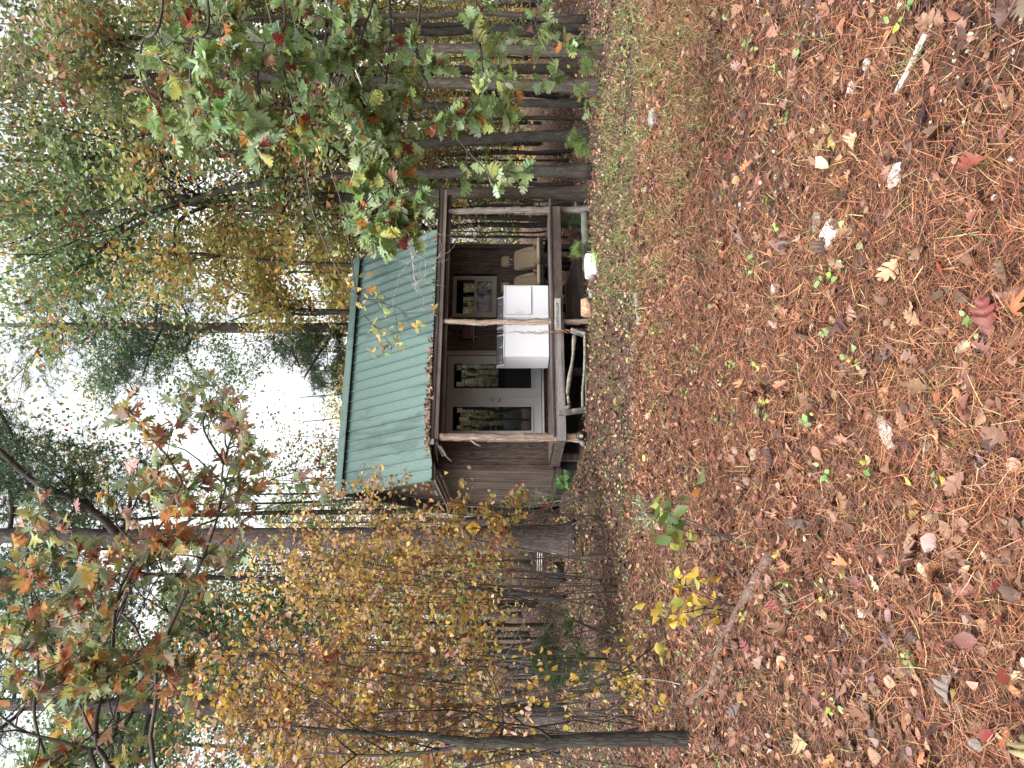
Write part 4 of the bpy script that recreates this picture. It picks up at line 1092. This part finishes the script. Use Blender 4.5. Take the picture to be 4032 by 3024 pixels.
distinct_tree('oak_tree', 'mossy oak close behind the right end of the porch', 16.3, [(2263, 2262, 60), (2262, 2000, 52), (2258, 1700, 48), (2245, 1400, 46), (2240, 1100, 42), (2232, 850, 38), (2180, 560, 24), (2050, 420, 18), (1950, 330, 12)], 'bark_brown', 207,
    extra=[[(2245, 1330, 22, 0), (2200, 1260, 18, -.2), (2080, 1160, 13, -.4)], [(2240, 1000, 18, 0), (2120, 900, 12, .3), (2010, 880, 8, .4), (1900, 920, 5, .4)], [(2236, 900, 22, 0), (2260, 600, 16, .3), (2290, 300, 10, .4)], [(2232, 860, 18, 0), (2150, 700, 13, -.5), (2000, 690, 8, -.6)]],
    crown=(7, 11.5, 3.0, 8000, .13, P_GOLD, 7, False))
distinct_tree('oak_tree', 'leaning dark oak with forked limbs, second from the porch', 15.2, [(2352, 2316, 58), (2350, 2150, 52), (2345, 1900, 48), (2335, 1600, 40), (2325, 1300, 34), (2290, 950, 30), (2215, 700, 24), (2190, 480, 20), (2175, 200, 15), (2170, 0, 10)], 'bark_dark', 208,
    extra=[[(2325, 1250, 16, 0), (2240, 1140, 14, .3), (2160, 1100, 10, .4)], [(2215, 700, 20, 0), (2150, 560, 15, .2), (2060, 400, 12, .3), (1940, 280, 8, .4)], [(2240, 750, 18, 0), (2290, 560, 13, -.3), (2320, 350, 9, -.4)]],
    crown=(6.5, 11, 3.2, 9000, .12, P_GREEN, 8, False))
distinct_tree('oak_tree', 'tall straight dark oak right of the leaning one', 16, [(2490, 2276, 52), (2480, 2000, 44), (2462, 1700, 38), (2442, 1400, 36), (2425, 1000, 34), (2410, 700, 28), (2403, 300, 22), (2400, 0, 15)], 'bark_dark', 209,
    extra=[[(2405, 430, 18, 0), (2300, 250, 15, .3), (2240, 0, 10, .6)], [(2410, 600, 14, 0), (2520, 480, 10, -.3), (2600, 300, 6, -.5)], [(2420, 900, 12, 0), (2540, 780, 9, .3)]], crown=(6, 11.5, 3.4, 9000, .12, P_GREEN, 8, False))
distinct_tree('oak_tree', 'thick mossy oak trunk left of the rightmost trunk', 13.6, [(2680, 2365, 66), (2690, 2200, 56), (2700, 1900, 50), (2712, 1600, 46), (2720, 1300, 42), (2740, 1000, 38), (2745, 700, 26), (2735, 400, 18), (2730, 100, 10)], 'bark_brown', 210, crown=(4.5, 9.5, 3.0, 11000, .12, P_MIX, 9, False))
distinct_tree('oak_tree', 'rightmost mossy trunk at the edge of the clearing', 13.3, [(2822, 2368, 54), (2825, 2200, 48), (2832, 1900, 44), (2838, 1500, 38), (2850, 1000, 30), (2880, 500, 20), (2900, 100, 10)], 'bark_brown', 211, crown=(4, 9.5, 2.8, 10000, .12, P_MIX, 8, False))
distinct_tree('tree', 'pale brown trunk farther back between two mossy oaks', 19, [(2750, 2232, 48), (2750, 1900, 42), (2745, 1500, 36), (2740, 1000, 26)], 'bark_brown', 212, crown=(5, 9, 2.5, 7000, .13, P_GOLD, 8, False))
distinct_tree('tree', 'slim dark trunk farther back at the far right', 18.5, [(2909, 2242, 30), (2912, 2000, 26), (2915, 1600, 22), (2920, 1200, 16)], 'bark_dark', 213, crown=(5, 9, 2.2, 6000, .13, P_MIX, 8, False))
distinct_tree('tree', 'brown trunk seen through the porch opening beyond the deck', 21, [(2157, 2170, 30), (2160, 2000, 26), (2166, 1700, 22), (2175, 1300, 17), (2185, 900, 9)], 'bark_brown', 214, crown=(5, 9, 2.0, 6000, .13, P_GOLD, 8, False))
for k, (u, v, w, lean, lab) in enumerate(((2560, 2250, 18, -10, 'thin dark sapling behind the clearing right of the tall oak'), (2610, 2236, 16, 14, 'thin dark sapling nearest the pale brown trunk'), (2430, 2262, 20, -20, 'thin trunk between the leaning oak and the tall straight oak'), (2390, 2240, 14, 8, 'thinnest trunk close right of the leaning oak'),
        (740, 2276, 14, 20, 'thin grey sapling stem leaning left of the big pine'), (655, 2270, 10, 8, 'very thin pale stem beside the slim dark tree'), (560, 2240, 22, 12, 'dark stem on the slope behind the cedar sapling'), (510, 2235, 18, -8, 'dark stem on the slope left of the cedar sapling'),
        (340, 2240, 26, 10, 'dark trunk on the slope right of the left straight pine'), (120, 2240, 28, 10, 'dark trunk on the slope near the left edge'), (1085, 2200, 16, -6, 'thin trunk behind the left corner of the cabin'), (2090, 2160, 14, 10, 'thin stem beyond the porch behind the right car seat'))):
    distinct_tree('sapling', lab, 17 + (k % 4) * 1.3, [(u, v, w * .8), (u + lean * .5, v - 400, w * .7), (u + lean * 1.6, v - 900, w * .6), (u + lean * 2, v - 1300, w * .35)], 'bark_dark', 230 + k, crown=(2.5, 7, 1.3, 1500, .12, P_GOLD if k % 2 else P_MIX, 7, False), n=20)

# yellow tag on the big pine
def pine_tag():
    i = int(np.argmin(np.abs(bigpath[:, 2] - 2.2))); b = np.array(big.location)
    q = P(945, 1864, 14.30)
    t = empty('yellow_tag', tuple(q), rad(28)); tag(t, 'yellow diamond shaped tag with a black mark nailed to the large pine', 'tag')
    g = Geo(); s = .155; n = 7; V = []; 
    X = np.linspace(-s, s, 13)
    def bend(x, z, y): return (x, y + x * x * 1.3, z)
    pts = []
    for x in X:
        h = (s - abs(x)) * 1.0
        pts.append([bend(x, -h - .0005, 0), bend(x, h + .0005, 0), bend(x, h + .0005, .004), bend(x, -h - .0005, .004)])
    V = np.array(pts).reshape(-1, 3); i = np.arange(12)[:, None] * 4; j = np.arange(4)[None]
    g.add(V, np.stack([i + j, i + (j + 1) % 4, i + 4 + (j + 1) % 4, i + 4 + j], -1).reshape(-1, 4))
    link('plate', g.mesh('plate', False), M['yellow_tag'], t)
    g = Geo(); a = np.linspace(0, 2 * math.pi, 41); 
    g.add(*tube([bend(.055 * math.cos(q), .082 * math.sin(q), -.003) for q in a], .0022, 5, cap=False)); link('oval_outline', g.mesh('oval_outline'), M['ink'], t)
    g = Geo()
    sh = [(-.026, -.045), (.026, -.045), (.02, -.015), (.012, .005), (.014, .03), (.0, .05), (-.012, .03), (-.01, .0), (-.018, -.02)]
    V = [bend(x, z, -.004) for x, z in sh] + [bend(x, z, -.001) for x, z in sh]; k = len(sh)
    g.addpoly(V, [list(range(k)), list(range(2 * k - 1, k - 1, -1))] + [[i, i + k, (i + 1) % k + k, (i + 1) % k] for i in range(k)]); link('black_mark', g.mesh('black_mark', False), M['ink'], t)
pine_tag()

# ------------------------------------------------------------------ far woods: one mass
def far_woods():
    rng = np.random.default_rng(55); tg, lg = Geo(), Geo()
    for k in range(190):
        Y = rng.uniform(36, 80); x = rng.uniform(-.62, .62) * Y; z = float(G(x, Y)); H = rng.uniform(9, 15)
        r = rng.uniform(.05, .14); pth = np.array([(x, Y, z - .3), (x + rng.normal(0, .2), Y, z + H * .4), (x + rng.normal(0, .5), Y, z + H)])
        tg.add(*tube(pth, [r, r * .8, r * .25], 7))
        cx = (x / Y + .09) / .1; gap = math.exp(-((x / Y + .06) / .09) ** 2)
        H2 = H * (1 - .42 * gap)
        pal = [P_GOLD, P_MIX, P_GREEN, P_MIX, P_GOLD][rng.integers(5)]
        nc = 9; cen = np.stack([x + rng.normal(0, 1.7, nc), Y + rng.normal(0, 1.7, nc), z + rng.uniform(.8, H2, nc)], -1)
        leaf_cloud(lg, rng, cen, 330, .75, .34, pal, QUAD, .75)
    t = empty('far_woods', (0, 40, 0)); tag(t, 'far mass of autumn woods closing the view behind the clearing', 'woods', kind='stuff')
    a = link('trunks', tg.mesh('trunks'), M['bark_dark'], t, (0, -40, 0)); b = link('foliage', lg.mesh('foliage', True, True), M['leaf'], t, (0, -40, 0))
    a['kind'] = 'stuff'; b['kind'] = 'stuff'
    t2 = empty('far_woods', (22, -27, 0), rad(219)); tag(t2, 'autumn woods standing behind the viewpoint', 'woods', kind='stuff')
    for q in (a, b): w = q.copy(); COL.objects.link(w); w.parent = t2
far_woods()

# ------------------------------------------------------------------ near boughs and thicket
def spray(tg, lg, rng, path, r0, ntw, tl, per, tpl, size, pal, droop=-.15, wid=1.0, side=1.0, start=.1):
    """a bough: smooth path of world points; twigs off it, each carrying leaves"""
    n = 24; p = resample(path, n); tg.add(*tube(p, np.linspace(r0, r0 * .25, n), 7, .06, rng))
    pos, az = [], []
    for k in range(ntw):
        t = start + (1 - start) * (k + rng.random()) / ntw; i = min(n - 2, int(t * (n - 1)))
        d = p[i + 1] - p[i]; d /= np.linalg.norm(d)
        q = d * .6 + rvec(rng, 1)[0] * side + [0, 0, droop]; q /= np.linalg.norm(q)
        L = tl * rng.uniform(.5, 1.2); m = 6; tp = [p[i]]
        for s_ in range(m): q = q + rng.normal(0, .16, 3) + [0, 0, droop * .25]; q /= np.linalg.norm(q); tp.append(tp[-1] + q * L / m)
        tp = np.array(tp); tg.add(*tube(tp, np.linspace(min(r0 * .4, .006), .0015, m + 1), 4))
        for s_ in range(per):
            f = rng.uniform(.25, 1) ** .7 * m; j = min(m - 1, int(f)); b = tp[j] + (tp[j + 1] - tp[j]) * (f - j)
            pos.append(b); az.append((tp[j + 1] - tp[j]) / L * m * .8 + rvec(rng, 1)[0] * .9 + np.array([0, 0, droop * 1.5]))
    pos = np.array(pos); az = np.array(az); k = len(pos)
    az /= np.linalg.norm(az, axis=1, keepdims=True); pos = pos + az * .02
    nr = rvec(rng, k) * .8 + [0, -.25, .7]
    c0 = palette(rng, pal, k, .2)
    scatter(lg, tpl, pos, nr, az, size * rng.uniform(.6, 1.2, k), c0, wid, .45, rng)

def near_oak_right():
    rng = np.random.default_rng(301); tg, lg, tr = Geo(), Geo(), Geo()
    bx, by = 3.75, 5.0; z = float(G(bx, by)); base = np.array([bx, by, z])
    tr.add(*tube(resample([(bx, by, z - .2), (bx + .05, by, 2), (bx, by + .1, 4.2), (bx - .1, by, 7)], 20), np.linspace(.13, .05, 20), 12, .04, rng))
    B = lambda l: [np.array([bx, by, l[0]])] + [P(u, v, Y) for u, v, Y in l[1:]]
    S = [  # start height, then (u, v, depth)...
        [1.9, (3100, 1865, 4.9), (2850, 1890, 4.8), (2670, 1916, 4.7), (2562, 1960, 4.6)],
        [2.5, (3100, 1640, 4.8), (2850, 1640, 4.7), (2650, 1700, 4.6), (2480, 1800, 4.5), (2370, 1900, 4.5)],
        [2.7, (3100, 1460, 4.7), (2900, 1430, 4.6), (2715, 1378, 4.6), (2500, 1390, 4.6), (2250, 1430, 4.6), (2060, 1430, 4.6)],
        [2.8, (3080, 1520, 4.9), (2700, 1520, 4.8), (2480, 1500, 4.7), (2280, 1550, 4.6), (2160, 1500, 4.6)],
        [3.4, (3000, 1120, 4.3), (2850, 1040, 4.2), (2680, 1020, 4.2), (2540, 1120, 4.2)],
        [3.8, (3000, 820, 4.0), (2850, 760, 3.9), (2650, 760, 3.9), (2480, 880, 3.9)],
        [3.9, (3000, 640, 4.0), (2860, 560, 4.0), (2700, 560, 4.0), (2600, 640, 4.0)],
        [3.0, (3050, 1300, 4.6), (2860, 1280, 4.5), (2720, 1300, 4.5), (2560, 1270, 4.5)],
        [1.5, (3080, 2080, 5.0), (2930, 2110, 4.9), (2800, 2170, 4.8), (2720, 2240, 4.8)],
        [3.6, (3040, 950, 4.4), (2940, 900, 4.4), (2800, 880, 4.4), (2700, 1160, 4.4)],
    ]
    ns = [(10, .28, 14), (15, .30, 14), (34, .26, 17), (24, .24, 14), (11, .36, 14), (13, .36, 15), (10, .36, 14), (13, .34, 14), (9, .28, 13), (9, .36, 13)]
    for l, (a, b_, c_) in zip(S, ns): spray(tg, lg, rng, B(l), .010, a, b_, c_, OAK, .104, P_OAKR, -.12, 1.15, start=.3)
    t = empty('white_oak', tuple(base)); tag(t, 'near white oak whose green lobed leaves hang in at the right', 'tree')
    for nm, g, m, c_ in (('trunk', tr, 'bark_grey', 0), ('branch', tg, 'twig', 0), ('leaves', lg, 'leaf', 1)):
        link(nm, g.mesh(nm, True, bool(c_)), M[m], t, tuple(-base))
    return t
near_oak_right()

def near_oak_left():
    rng = np.random.default_rng(302); tg, lg, tr = Geo(), Geo(), Geo()
    bx, by = -2.75, 3.9; z = float(G(bx, by)); base = np.array([bx, by, z])
    tr.add(*tube(resample([(bx, by, z - .2), (bx - .05, by, 1.5), (bx + .05, by, 3.4), (bx, by, 6)], 20), np.linspace(.075, .03, 20), 10, .04, rng))
    B = lambda l: [np.array([bx, by, l[0]])] + [P(u, v, Y) for u, v, Y in l[1:]]
    S = [
        ([3.2, (0, 440, 3.9), (90, 385, 3.9), (230, 385, 3.9), (430, 440, 3.9), (670, 460, 3.8), (860, 560, 3.8), (980, 650, 3.7), (1130, 720, 3.7)], .026, 17, 13),
        ([3.0, (0, 612, 4.2), (270, 615, 4.2), (420, 622, 4.1), (620, 700, 4.0), (780, 780, 4.0), (1000, 860, 3.9), (1200, 880, 3.9), (1380, 940, 3.9)], .022, 16, 11),
        ([3.4, (0, 380, 3.6), (75, 340, 3.6), (135, 120, 3.6), (200, 10, 3.6), (330, -120, 3.6)], .022, 8, 10),
        ([3.6, (100, 160, 3.7), (400, 150, 3.6), (700, 120, 3.6), (900, 60, 3.5)], .016, 15, 12),
        ([3.3, (100, 380, 4.0), (430, 250, 4.1), (650, 250, 4.1), (820, 330, 4.1)], .014, 12, 10),
    ]
    for l, r_, a, c_ in S: spray(tg, lg, rng, B(l), r_ * .62, int(a * 1.2), .42, int(c_ * 1.5), REDOAK, .094, P_OAKL, -.1, 1.1, start=.25)
    # outer sprays reaching over the roof
    for l in ([(860, 560, 3.8), (960, 460, 3.8), (1050, 470, 3.8), (1150, 560, 3.8)], [(1130, 720, 3.7), (1250, 640, 3.7), (1330, 560, 3.7)], [(1200, 880, 3.9), (1350, 800, 3.9), (1480, 860, 3.9)], [(1000, 860, 3.9), (1100, 1000, 3.9), (1150, 1100, 3.9)]):
        spray(tg, lg, rng, [P(*q) for q in l], .007, 7, .3, 9, REDOAK, .094, P_OAKL, -.1, 1.05, start=.2)
    t = empty('red_oak', tuple(base)); tag(t, 'near young oak whose orange and green pointed leaves hang in at the upper left', 'tree')
    for nm, g, m, c_ in (('trunk', tr, 'bark_dark', 0), ('branch', tg, 'twig', 0), ('leaves', lg, 'leaf', 1)):
        link(nm, g.mesh(nm, True, bool(c_)), M[m], t, tuple(-base))
near_oak_left()

def hanging_twig():
    """bare twig and sparse leaves dangling before the roof"""
    rng = np.random.default_rng(303); tg, lg = Geo(), Geo()
    p0 = P(1990, 1180, 7.5)
    b = P(2330, 1560, 7.8)
    return
def roof_sprig():
    rng = np.random.default_rng(304)
    # small tree behind the right of the view whose twigs cross the roof
    bx, by = 4.9, 9.0; z = float(G(bx, by)); base = np.array([bx, by, z]); tg, lg, tr = Geo(), Geo(), Geo()
    tr.add(*tube(resample([(bx, by, z - .1), (bx + .1, by, 2), (bx - .1, by, 4), (bx, by, 6.5)], 16), np.linspace(.07, .03, 16), 9, .04, rng))
    Q = lambda l: [np.array([bx, by, l[0]])] + [P(u, v, Y) for u, v, Y in l[1:]]
    spray(tg, lg, rng, Q([4.6, (2500, 1180, 8.8), (2200, 1230, 8.5), (1960, 1330, 8.3), (1860, 1410, 8.2), (1815, 1560, 8.2), (1780, 1600, 8.2)]), .012, 12, .35, 3, OAK, .10, P_GOLD, -.2, 1, start=.45)
    spray(tg, lg, rng, Q([4.3, (2500, 1260, 8.8), (2200, 1350, 8.5), (1900, 1400, 8.3), (1800, 1420, 8.2), (1680, 1530, 8.2), (1640, 1540, 8.1)]), .010, 9, .3, 4, OAK, .10, P_GOLD, -.2, 1, start=.6)
    spray(tg, lg, rng, Q([3.9, (2500, 1420, 8.8), (2200, 1560, 8.5), (2020, 1620, 8.4), (1900, 1650, 8.3)]), .008, 26, .45, 0, OAK, .10, P_GOLD, -.2, 1, start=.5) if False else None
    g2 = Geo(); path = resample(np.array(Q([3.9, (2500, 1500, 8.8), (2200, 1590, 8.5), (2020, 1620, 8.4), (1880, 1640, 8.3)])), 24); g2.add(*tube(path, np.linspace(.010, .003, 24), 5)); tips = []
    for q in range(20): limbs(g2, tips, rng, path[rng.integers(14, 24)], rng.normal(0, 1, 3) + [0, 0, -.1], rng.uniform(.2, .6), .004, 1, .5, 0, 4, 5, 2)
    t = empty('young_oak', tuple(base)); tag(t, 'young oak with thin twigs and a few tan leaves crossing the green roof', 'tree')
    link('trunk', tr.mesh('trunk'), M['bark_grey'], t, tuple(-base)); link('branch', tg.mesh('branch'), M['twig'], t, tuple(-base)); link('leaves', lg.mesh('leaves', True, True), M['leaf'], t, tuple(-base))
    link('bare_twigs', g2.mesh('bare_twigs'), M['twig_pale'], t, tuple(-base))
roof_sprig()

def shrub(label, u, Y, top_v, stems, nl, spread, size, seed, pal=P_SHRUB, vmin=None, bark='twig', name='shrub', lo=.30, sr=.011):
    rng = np.random.default_rng(seed); p = P(u, 2100, Y); x, y = p[0], Y; z = float(G(x, y)); H = P(u, top_v, Y)[2] - z
    tg, lg = Geo(), Geo(); pos = []; az = []
    for k in range(stems):
        a = rng.random() * 6.28; hh = H * rng.uniform(.65, 1.0); rr_ = spread * rng.uniform(.2, .8)
        path = resample([(rng.normal(0, .28) * min(1, H / 2), rng.normal(0, .28) * min(1, H / 2), -.05), (math.cos(a) * rr_ * .3, math.sin(a) * rr_ * .3, hh * .4), (math.cos(a) * rr_ * .7, math.sin(a) * rr_ * .7, hh * .75), (math.cos(a) * rr_, math.sin(a) * rr_, hh)], 20)
        tg.add(*tube(path, np.linspace(sr, sr * .25, 20) * rng.uniform(.6, 1.3) * min(1, .35 + H / 4), 6, .06, rng))
        for q in range(int(20 * hh / 3)):
            i = rng.integers(int(20 * lo), 20); d = rvec(rng, 1)[0]; d[2] = abs(d[2]) * .4; L = spread * rng.uniform(.25, .8); m = 6; tp = [path[i]]
            for s_ in range(m): d = d + rng.normal(0, .2, 3) + [0, 0, -.04]; d /= np.linalg.norm(d); tp.append(tp[-1] + d * L / m)
            tp = np.array(tp); tg.add(*tube(tp, np.linspace(.004, .0012, m + 1) * min(1, .4 + H / 3), 4)); pos.append(tp)
    T = np.concatenate([t_[2:] for t_ in pos]); n = nl
    wt = np.repeat(rng.gamma(.7, 1, len(pos)) + .03, [len(t_) - 2 for t_ in pos]); i = rng.choice(len(T), n, p=wt / wt.sum()); ps = T[i] + rng.normal(0, .05, (n, 3))
    for (tu, tv, tY, rad_) in ((950, 1862, 14.2, .15), (966, 1900, 16, .10), (1075, 1740, 15, .13)):
        e = np.array([0, 0, EYE]); q = P(tu, tv, tY) - e; q /= np.linalg.norm(q); wv = ps + [x, y, z] - e
        keep = np.linalg.norm(wv - (wv @ q)[:, None] * q, axis=1) > rad_
        ps = ps[keep]; i = i[keep]
    n = len(ps)
    cc = palette(rng, pal, len(T) // 5 + 1, .15)[i // 5]; own = palette(rng, pal, n, .2)
    cols = np.where((rng.random(n) < .5)[:, None], cc, own)
    scatter(lg, OVAL, ps, rvec(rng, n) * .9 + [0, -.2, .5], rvec(rng, n) + [0, 0, -.5], size * rng.uniform(.65, 1.25, n), cols, rng.uniform(1.0, 1.4, n), .5, rng)
    t = empty(name, (x, y, z)); tag(t, label, 'shrub')
    link('stems', tg.mesh('stems'), M[bark], t); link('leaves', lg.mesh('leaves', True, True), M['leaf'], t)
shrub('yellow leaved shrub overlapping the left corner of the cabin', 985, 10.9, 1330, 6, 1150, .70, .074, 401)
shrub('tall yellow thicket shrub in front of the large pine', 830, 10.4, 1010, 5, 1050, 1.05, .074, 402)
shrub('yellow and brown thicket shrub left of the large pine', 650, 9.6, 900, 7, 1900, 1.25, .074, 403)
shrub('densest yellow brown shrub in the middle of the thicket', 450, 9.0, 760, 7, 2200, 1.3, .072, 404)
shrub('tall tan leaved shrub at the left of the thicket', 250, 8.6, 660, 9, 2500, 1.25, .072, 405, [(3, YEL), (3, GOLD), (4, (.33, .19, .10)), (4, (.52, .35, .25)), (1, RST)])
shrub('pinkish tan leaved shrub at the left edge of the view', 40, 8.2, 620, 8, 2100, 1.15, .072, 406, [(3, YEL), (3, (.33, .19, .10)), (4, (.52, .35, .25)), (1, RST)])
shrub('loose golden shrub behind the thicket between the slim dark tree and the big pine', 780, 12.4, 1000, 7, 2000, 1.3, .078, 413)
shrub('loose golden brown shrub behind the thicket near the lichen covered tree', 400, 12.0, 850, 7, 2200, 1.4, .078, 414)
shrub('sparse pale twigged shrub with yellow leaves low in front of the thicket', 330, 7.2, 1750, 7, 260, .8, .07, 407, [(5, YEL), (2, (.52, .35, .25)), (1, GOLD)], bark='twig', lo=.1, sr=.006)
shrub('low shrub with small red and green leaves at the cabin left corner', 1060, 13.6, 2050, 6, 260, .3, .05, 408, [(2, GREEN), (1, RED), (1, PALEG)], bark='twig_pale')
shrub('small bright green leaved seedling beside the cabin left corner', 1130, 13.2, 2170, 3, 26, .2, .16, 409, [(1, (.10, .22, .05)), (1, (.15, .28, .08))], lo=.5)
shrub('low yellow and green leaved seedling above the fallen branch', 640, 5.0, 2600, 5, 60, .32, .075, 410, [(4, YEL), (1, YG)], lo=.4)
shrub('low seedling with large green and rust leaves beside the fallen branch', 900, 4.9, 2590, 4, 22, .3, .12, 411, [(2, GREEN), (1, ORG), (1, YG)], lo=.5)
shrub('pale green feathery weed clump in the left of the clearing', 1010, 7.6, 2490, 5, 150, .22, .035, 412, [(1, (.28, .36, .22))], lo=.2)

def cedar():
    rng = np.random.default_rng(420); Y = 10.2; p = P(430, 2200, Y); z = float(G(p[0], Y)); H = 1.0 ; tg, lg = Geo(), Geo(); tips = []
    tg.add(*tube([(0, 0, -.05), (.02, 0, H)], [.018, .005], 6))
    for k in range(26): h = rng.uniform(.2, H); a = rng.random() * 6.28; limbs(tg, tips, rng, (0, 0, h), (math.cos(a), math.sin(a), .3), .62 * (1.15 - h / H), .005, 1, .2, .05, 4, 4, 2)
    needle_tufts(lg, rng, tips, 1500, .05, .055, [(2, (.05, .10, .03)), (1, (.09, .15, .04))], 10, .004)
    t = empty('cedar_sapling', (p[0], Y, z)); tag(t, 'small feathery dark green cedar sapling under the yellow thicket', 'tree')
    link('trunk', tg.mesh('trunk'), M['twig'], t); link('foliage', lg.mesh('foliage', True, True), M['leaf'], t)
cedar()
def pine_seedlings():
    rng = np.random.default_rng(421)
    for lab, u, v, Y, h in (('green pine seedling by the foot of the tall straight oak', 2480, 2260, 14.5, .5), ('second green pine seedling, left of the tall straight oak', 2440, 2290, 13.8, .35),
                       ('pine seedling growing beside the right porch post', 2165, 2240, 15.3, .4), ('green pine sprout under the right end of the deck', 2040, 2290, 13.9, .35), ('pine seedling in the grass near the right trunk', 2760, 2350, 12.9, .3)):
        p = P(u, v, Y); z = float(G(p[0], Y)); tg, lg = Geo(), Geo(); tips = [np.array((0, 0, h))]
        tg.add(*tube([(0, 0, -.03), (.01, 0, h)], [.007, .003], 5))
        for k in range(7): a = rng.random() * 6.28; limbs(tg, tips, rng, (0, 0, rng.uniform(.3, 1) * h), (math.cos(a), math.sin(a), .7), h * .4, .003, 0, .2, .1, 4, 4)
        needle_tufts(lg, rng, tips, 60, .03, .10, [(1, (.12, .20, .06)), (1, (.20, .28, .09))], 14, .004)
        t = empty('pine_seedling', (p[0], Y, z)); tag(t, lab, 'plant'); link('stem', tg.mesh('stem'), M['twig'], t); link('needles', lg.mesh('needles', True, True), M['leaf'], t)
pine_seedlings()

def near_left_tree():
    t, path, tips = distinct_tree('tree', 'small lichen spotted dark tree standing nearest at the left', 6.45,
        [(108, 2692, 62), (103, 2600, 56), (98, 2300, 50), (94, 2000, 42), (92, 1800, 34), (100, 1650, 24), (108, 1450, 18), (125, 1300, 14), (150, 1150, 8)], 'bark_dark', 430, n=44, flare=.1,
        extra=[[(94, 1850, 20, 0), (66, 1700, 15, .1), (50, 1500, 11, .2), (60, 1250, 7, .3)], [(110, 2180, 12, 0), (160, 2100, 9, -.1), (190, 1900, 7, -.2), (260, 1820, 4, -.2)], [(110, 1960, 12, 0), (170, 1980, 9, .1), (300, 1960, 6, .2), (420, 1900, 3, .2)]])
near_left_tree()

# ------------------------------------------------------------------ fallen wood
def stick(label, pts, w, m, seed, forks=0, name='fallen_branch', lift=.0):
    rng = np.random.default_rng(seed); W_ = []
    for u, v in pts:
        Y = gY(v); p = P(u, v, Y); W_.append((p[0], p[1], float(G(p[0], p[1])) + w * .6 + lift))
    W_ = np.array(W_); b = W_[0].copy(); p = resample(W_ - b, 30)
    g = Geo(); g.add(*tube(p, np.linspace(w, w * .7, 30), 10, .07, rng)); tips = []
    for k in range(forks): limbs(g, tips, rng, p[rng.integers(4, 28)], np.array([*rng.normal(0, 1, 2), .15]), rng.uniform(.12, .5), w * .25, 1, .4, -.02, 5, 5, 2)
    return single(name, g, M[m], label, 'branch', tuple(b))
M['stickbark'] = m_bark('stick_bark', (.05, .03, .024), (.17, .10, .08), (.30, .21, .175), (.20, .21, .17), 26, .4)
stick('thick pinkish brown fallen branch crossing the left foreground', [(840, 3042), (700, 2960), (486, 2860), (330, 2810), (255, 2712)], .033, 'stickbark', 501, 7)
stick('thin dark fallen twig angled below the thick branch', [(620, 3100), (520, 3170), (410, 3250)], .007, 'twig', 502, 4)
stick('pale bark strip lying on bare soil at the right', [(2895, 3650), (2780, 3600), (2660, 3545)], .014, 'rock_pale', 503, 0, 'bark_strip')
stick('grey wood fragment lying right of the container in the clearing', [(1870, 2525), (1800, 2530), (1745, 2535)], .035, 'deadwood', 504, 0, 'wood_fragment')
stick('long pale twig arching low at the left of the clearing', [(560, 2230), (380, 2400), (350, 2600), (330, 2700)], .006, 'twig_pale', 505, 3, lift=.05)
stick('dark fallen log along the foot of the left tree', [(40, 2700), (250, 2705), (480, 2640), (620, 2600)], .02, 'bark_dark', 506, 3)

# ------------------------------------------------------------------ woods behind the camera (seen mirrored in the panes)
for k, (x, y, kd) in enumerate(((-9, -12, 'mix'), (-3.5, -16, 'gold2'), (4, -14, 'green'), (9, -10, 'mix'), (-14, -6, 'green'), (14, -4, 'gold2'), (0, -22, 'mix'), (-12, 4, 'mix'), (13, 5, 'green'), (9, -5, 'mix2'), (12, -9, 'mix'), (16, -13, 'gold'), (6.5, -9, 'bare'), (18, -8, 'mix'), (21, -18, 'gold2'))):
    plant('tree', kd, x, y, 1.0, k * 1.3, 'leafy tree standing behind the viewpoint', 'trees behind the viewpoint')
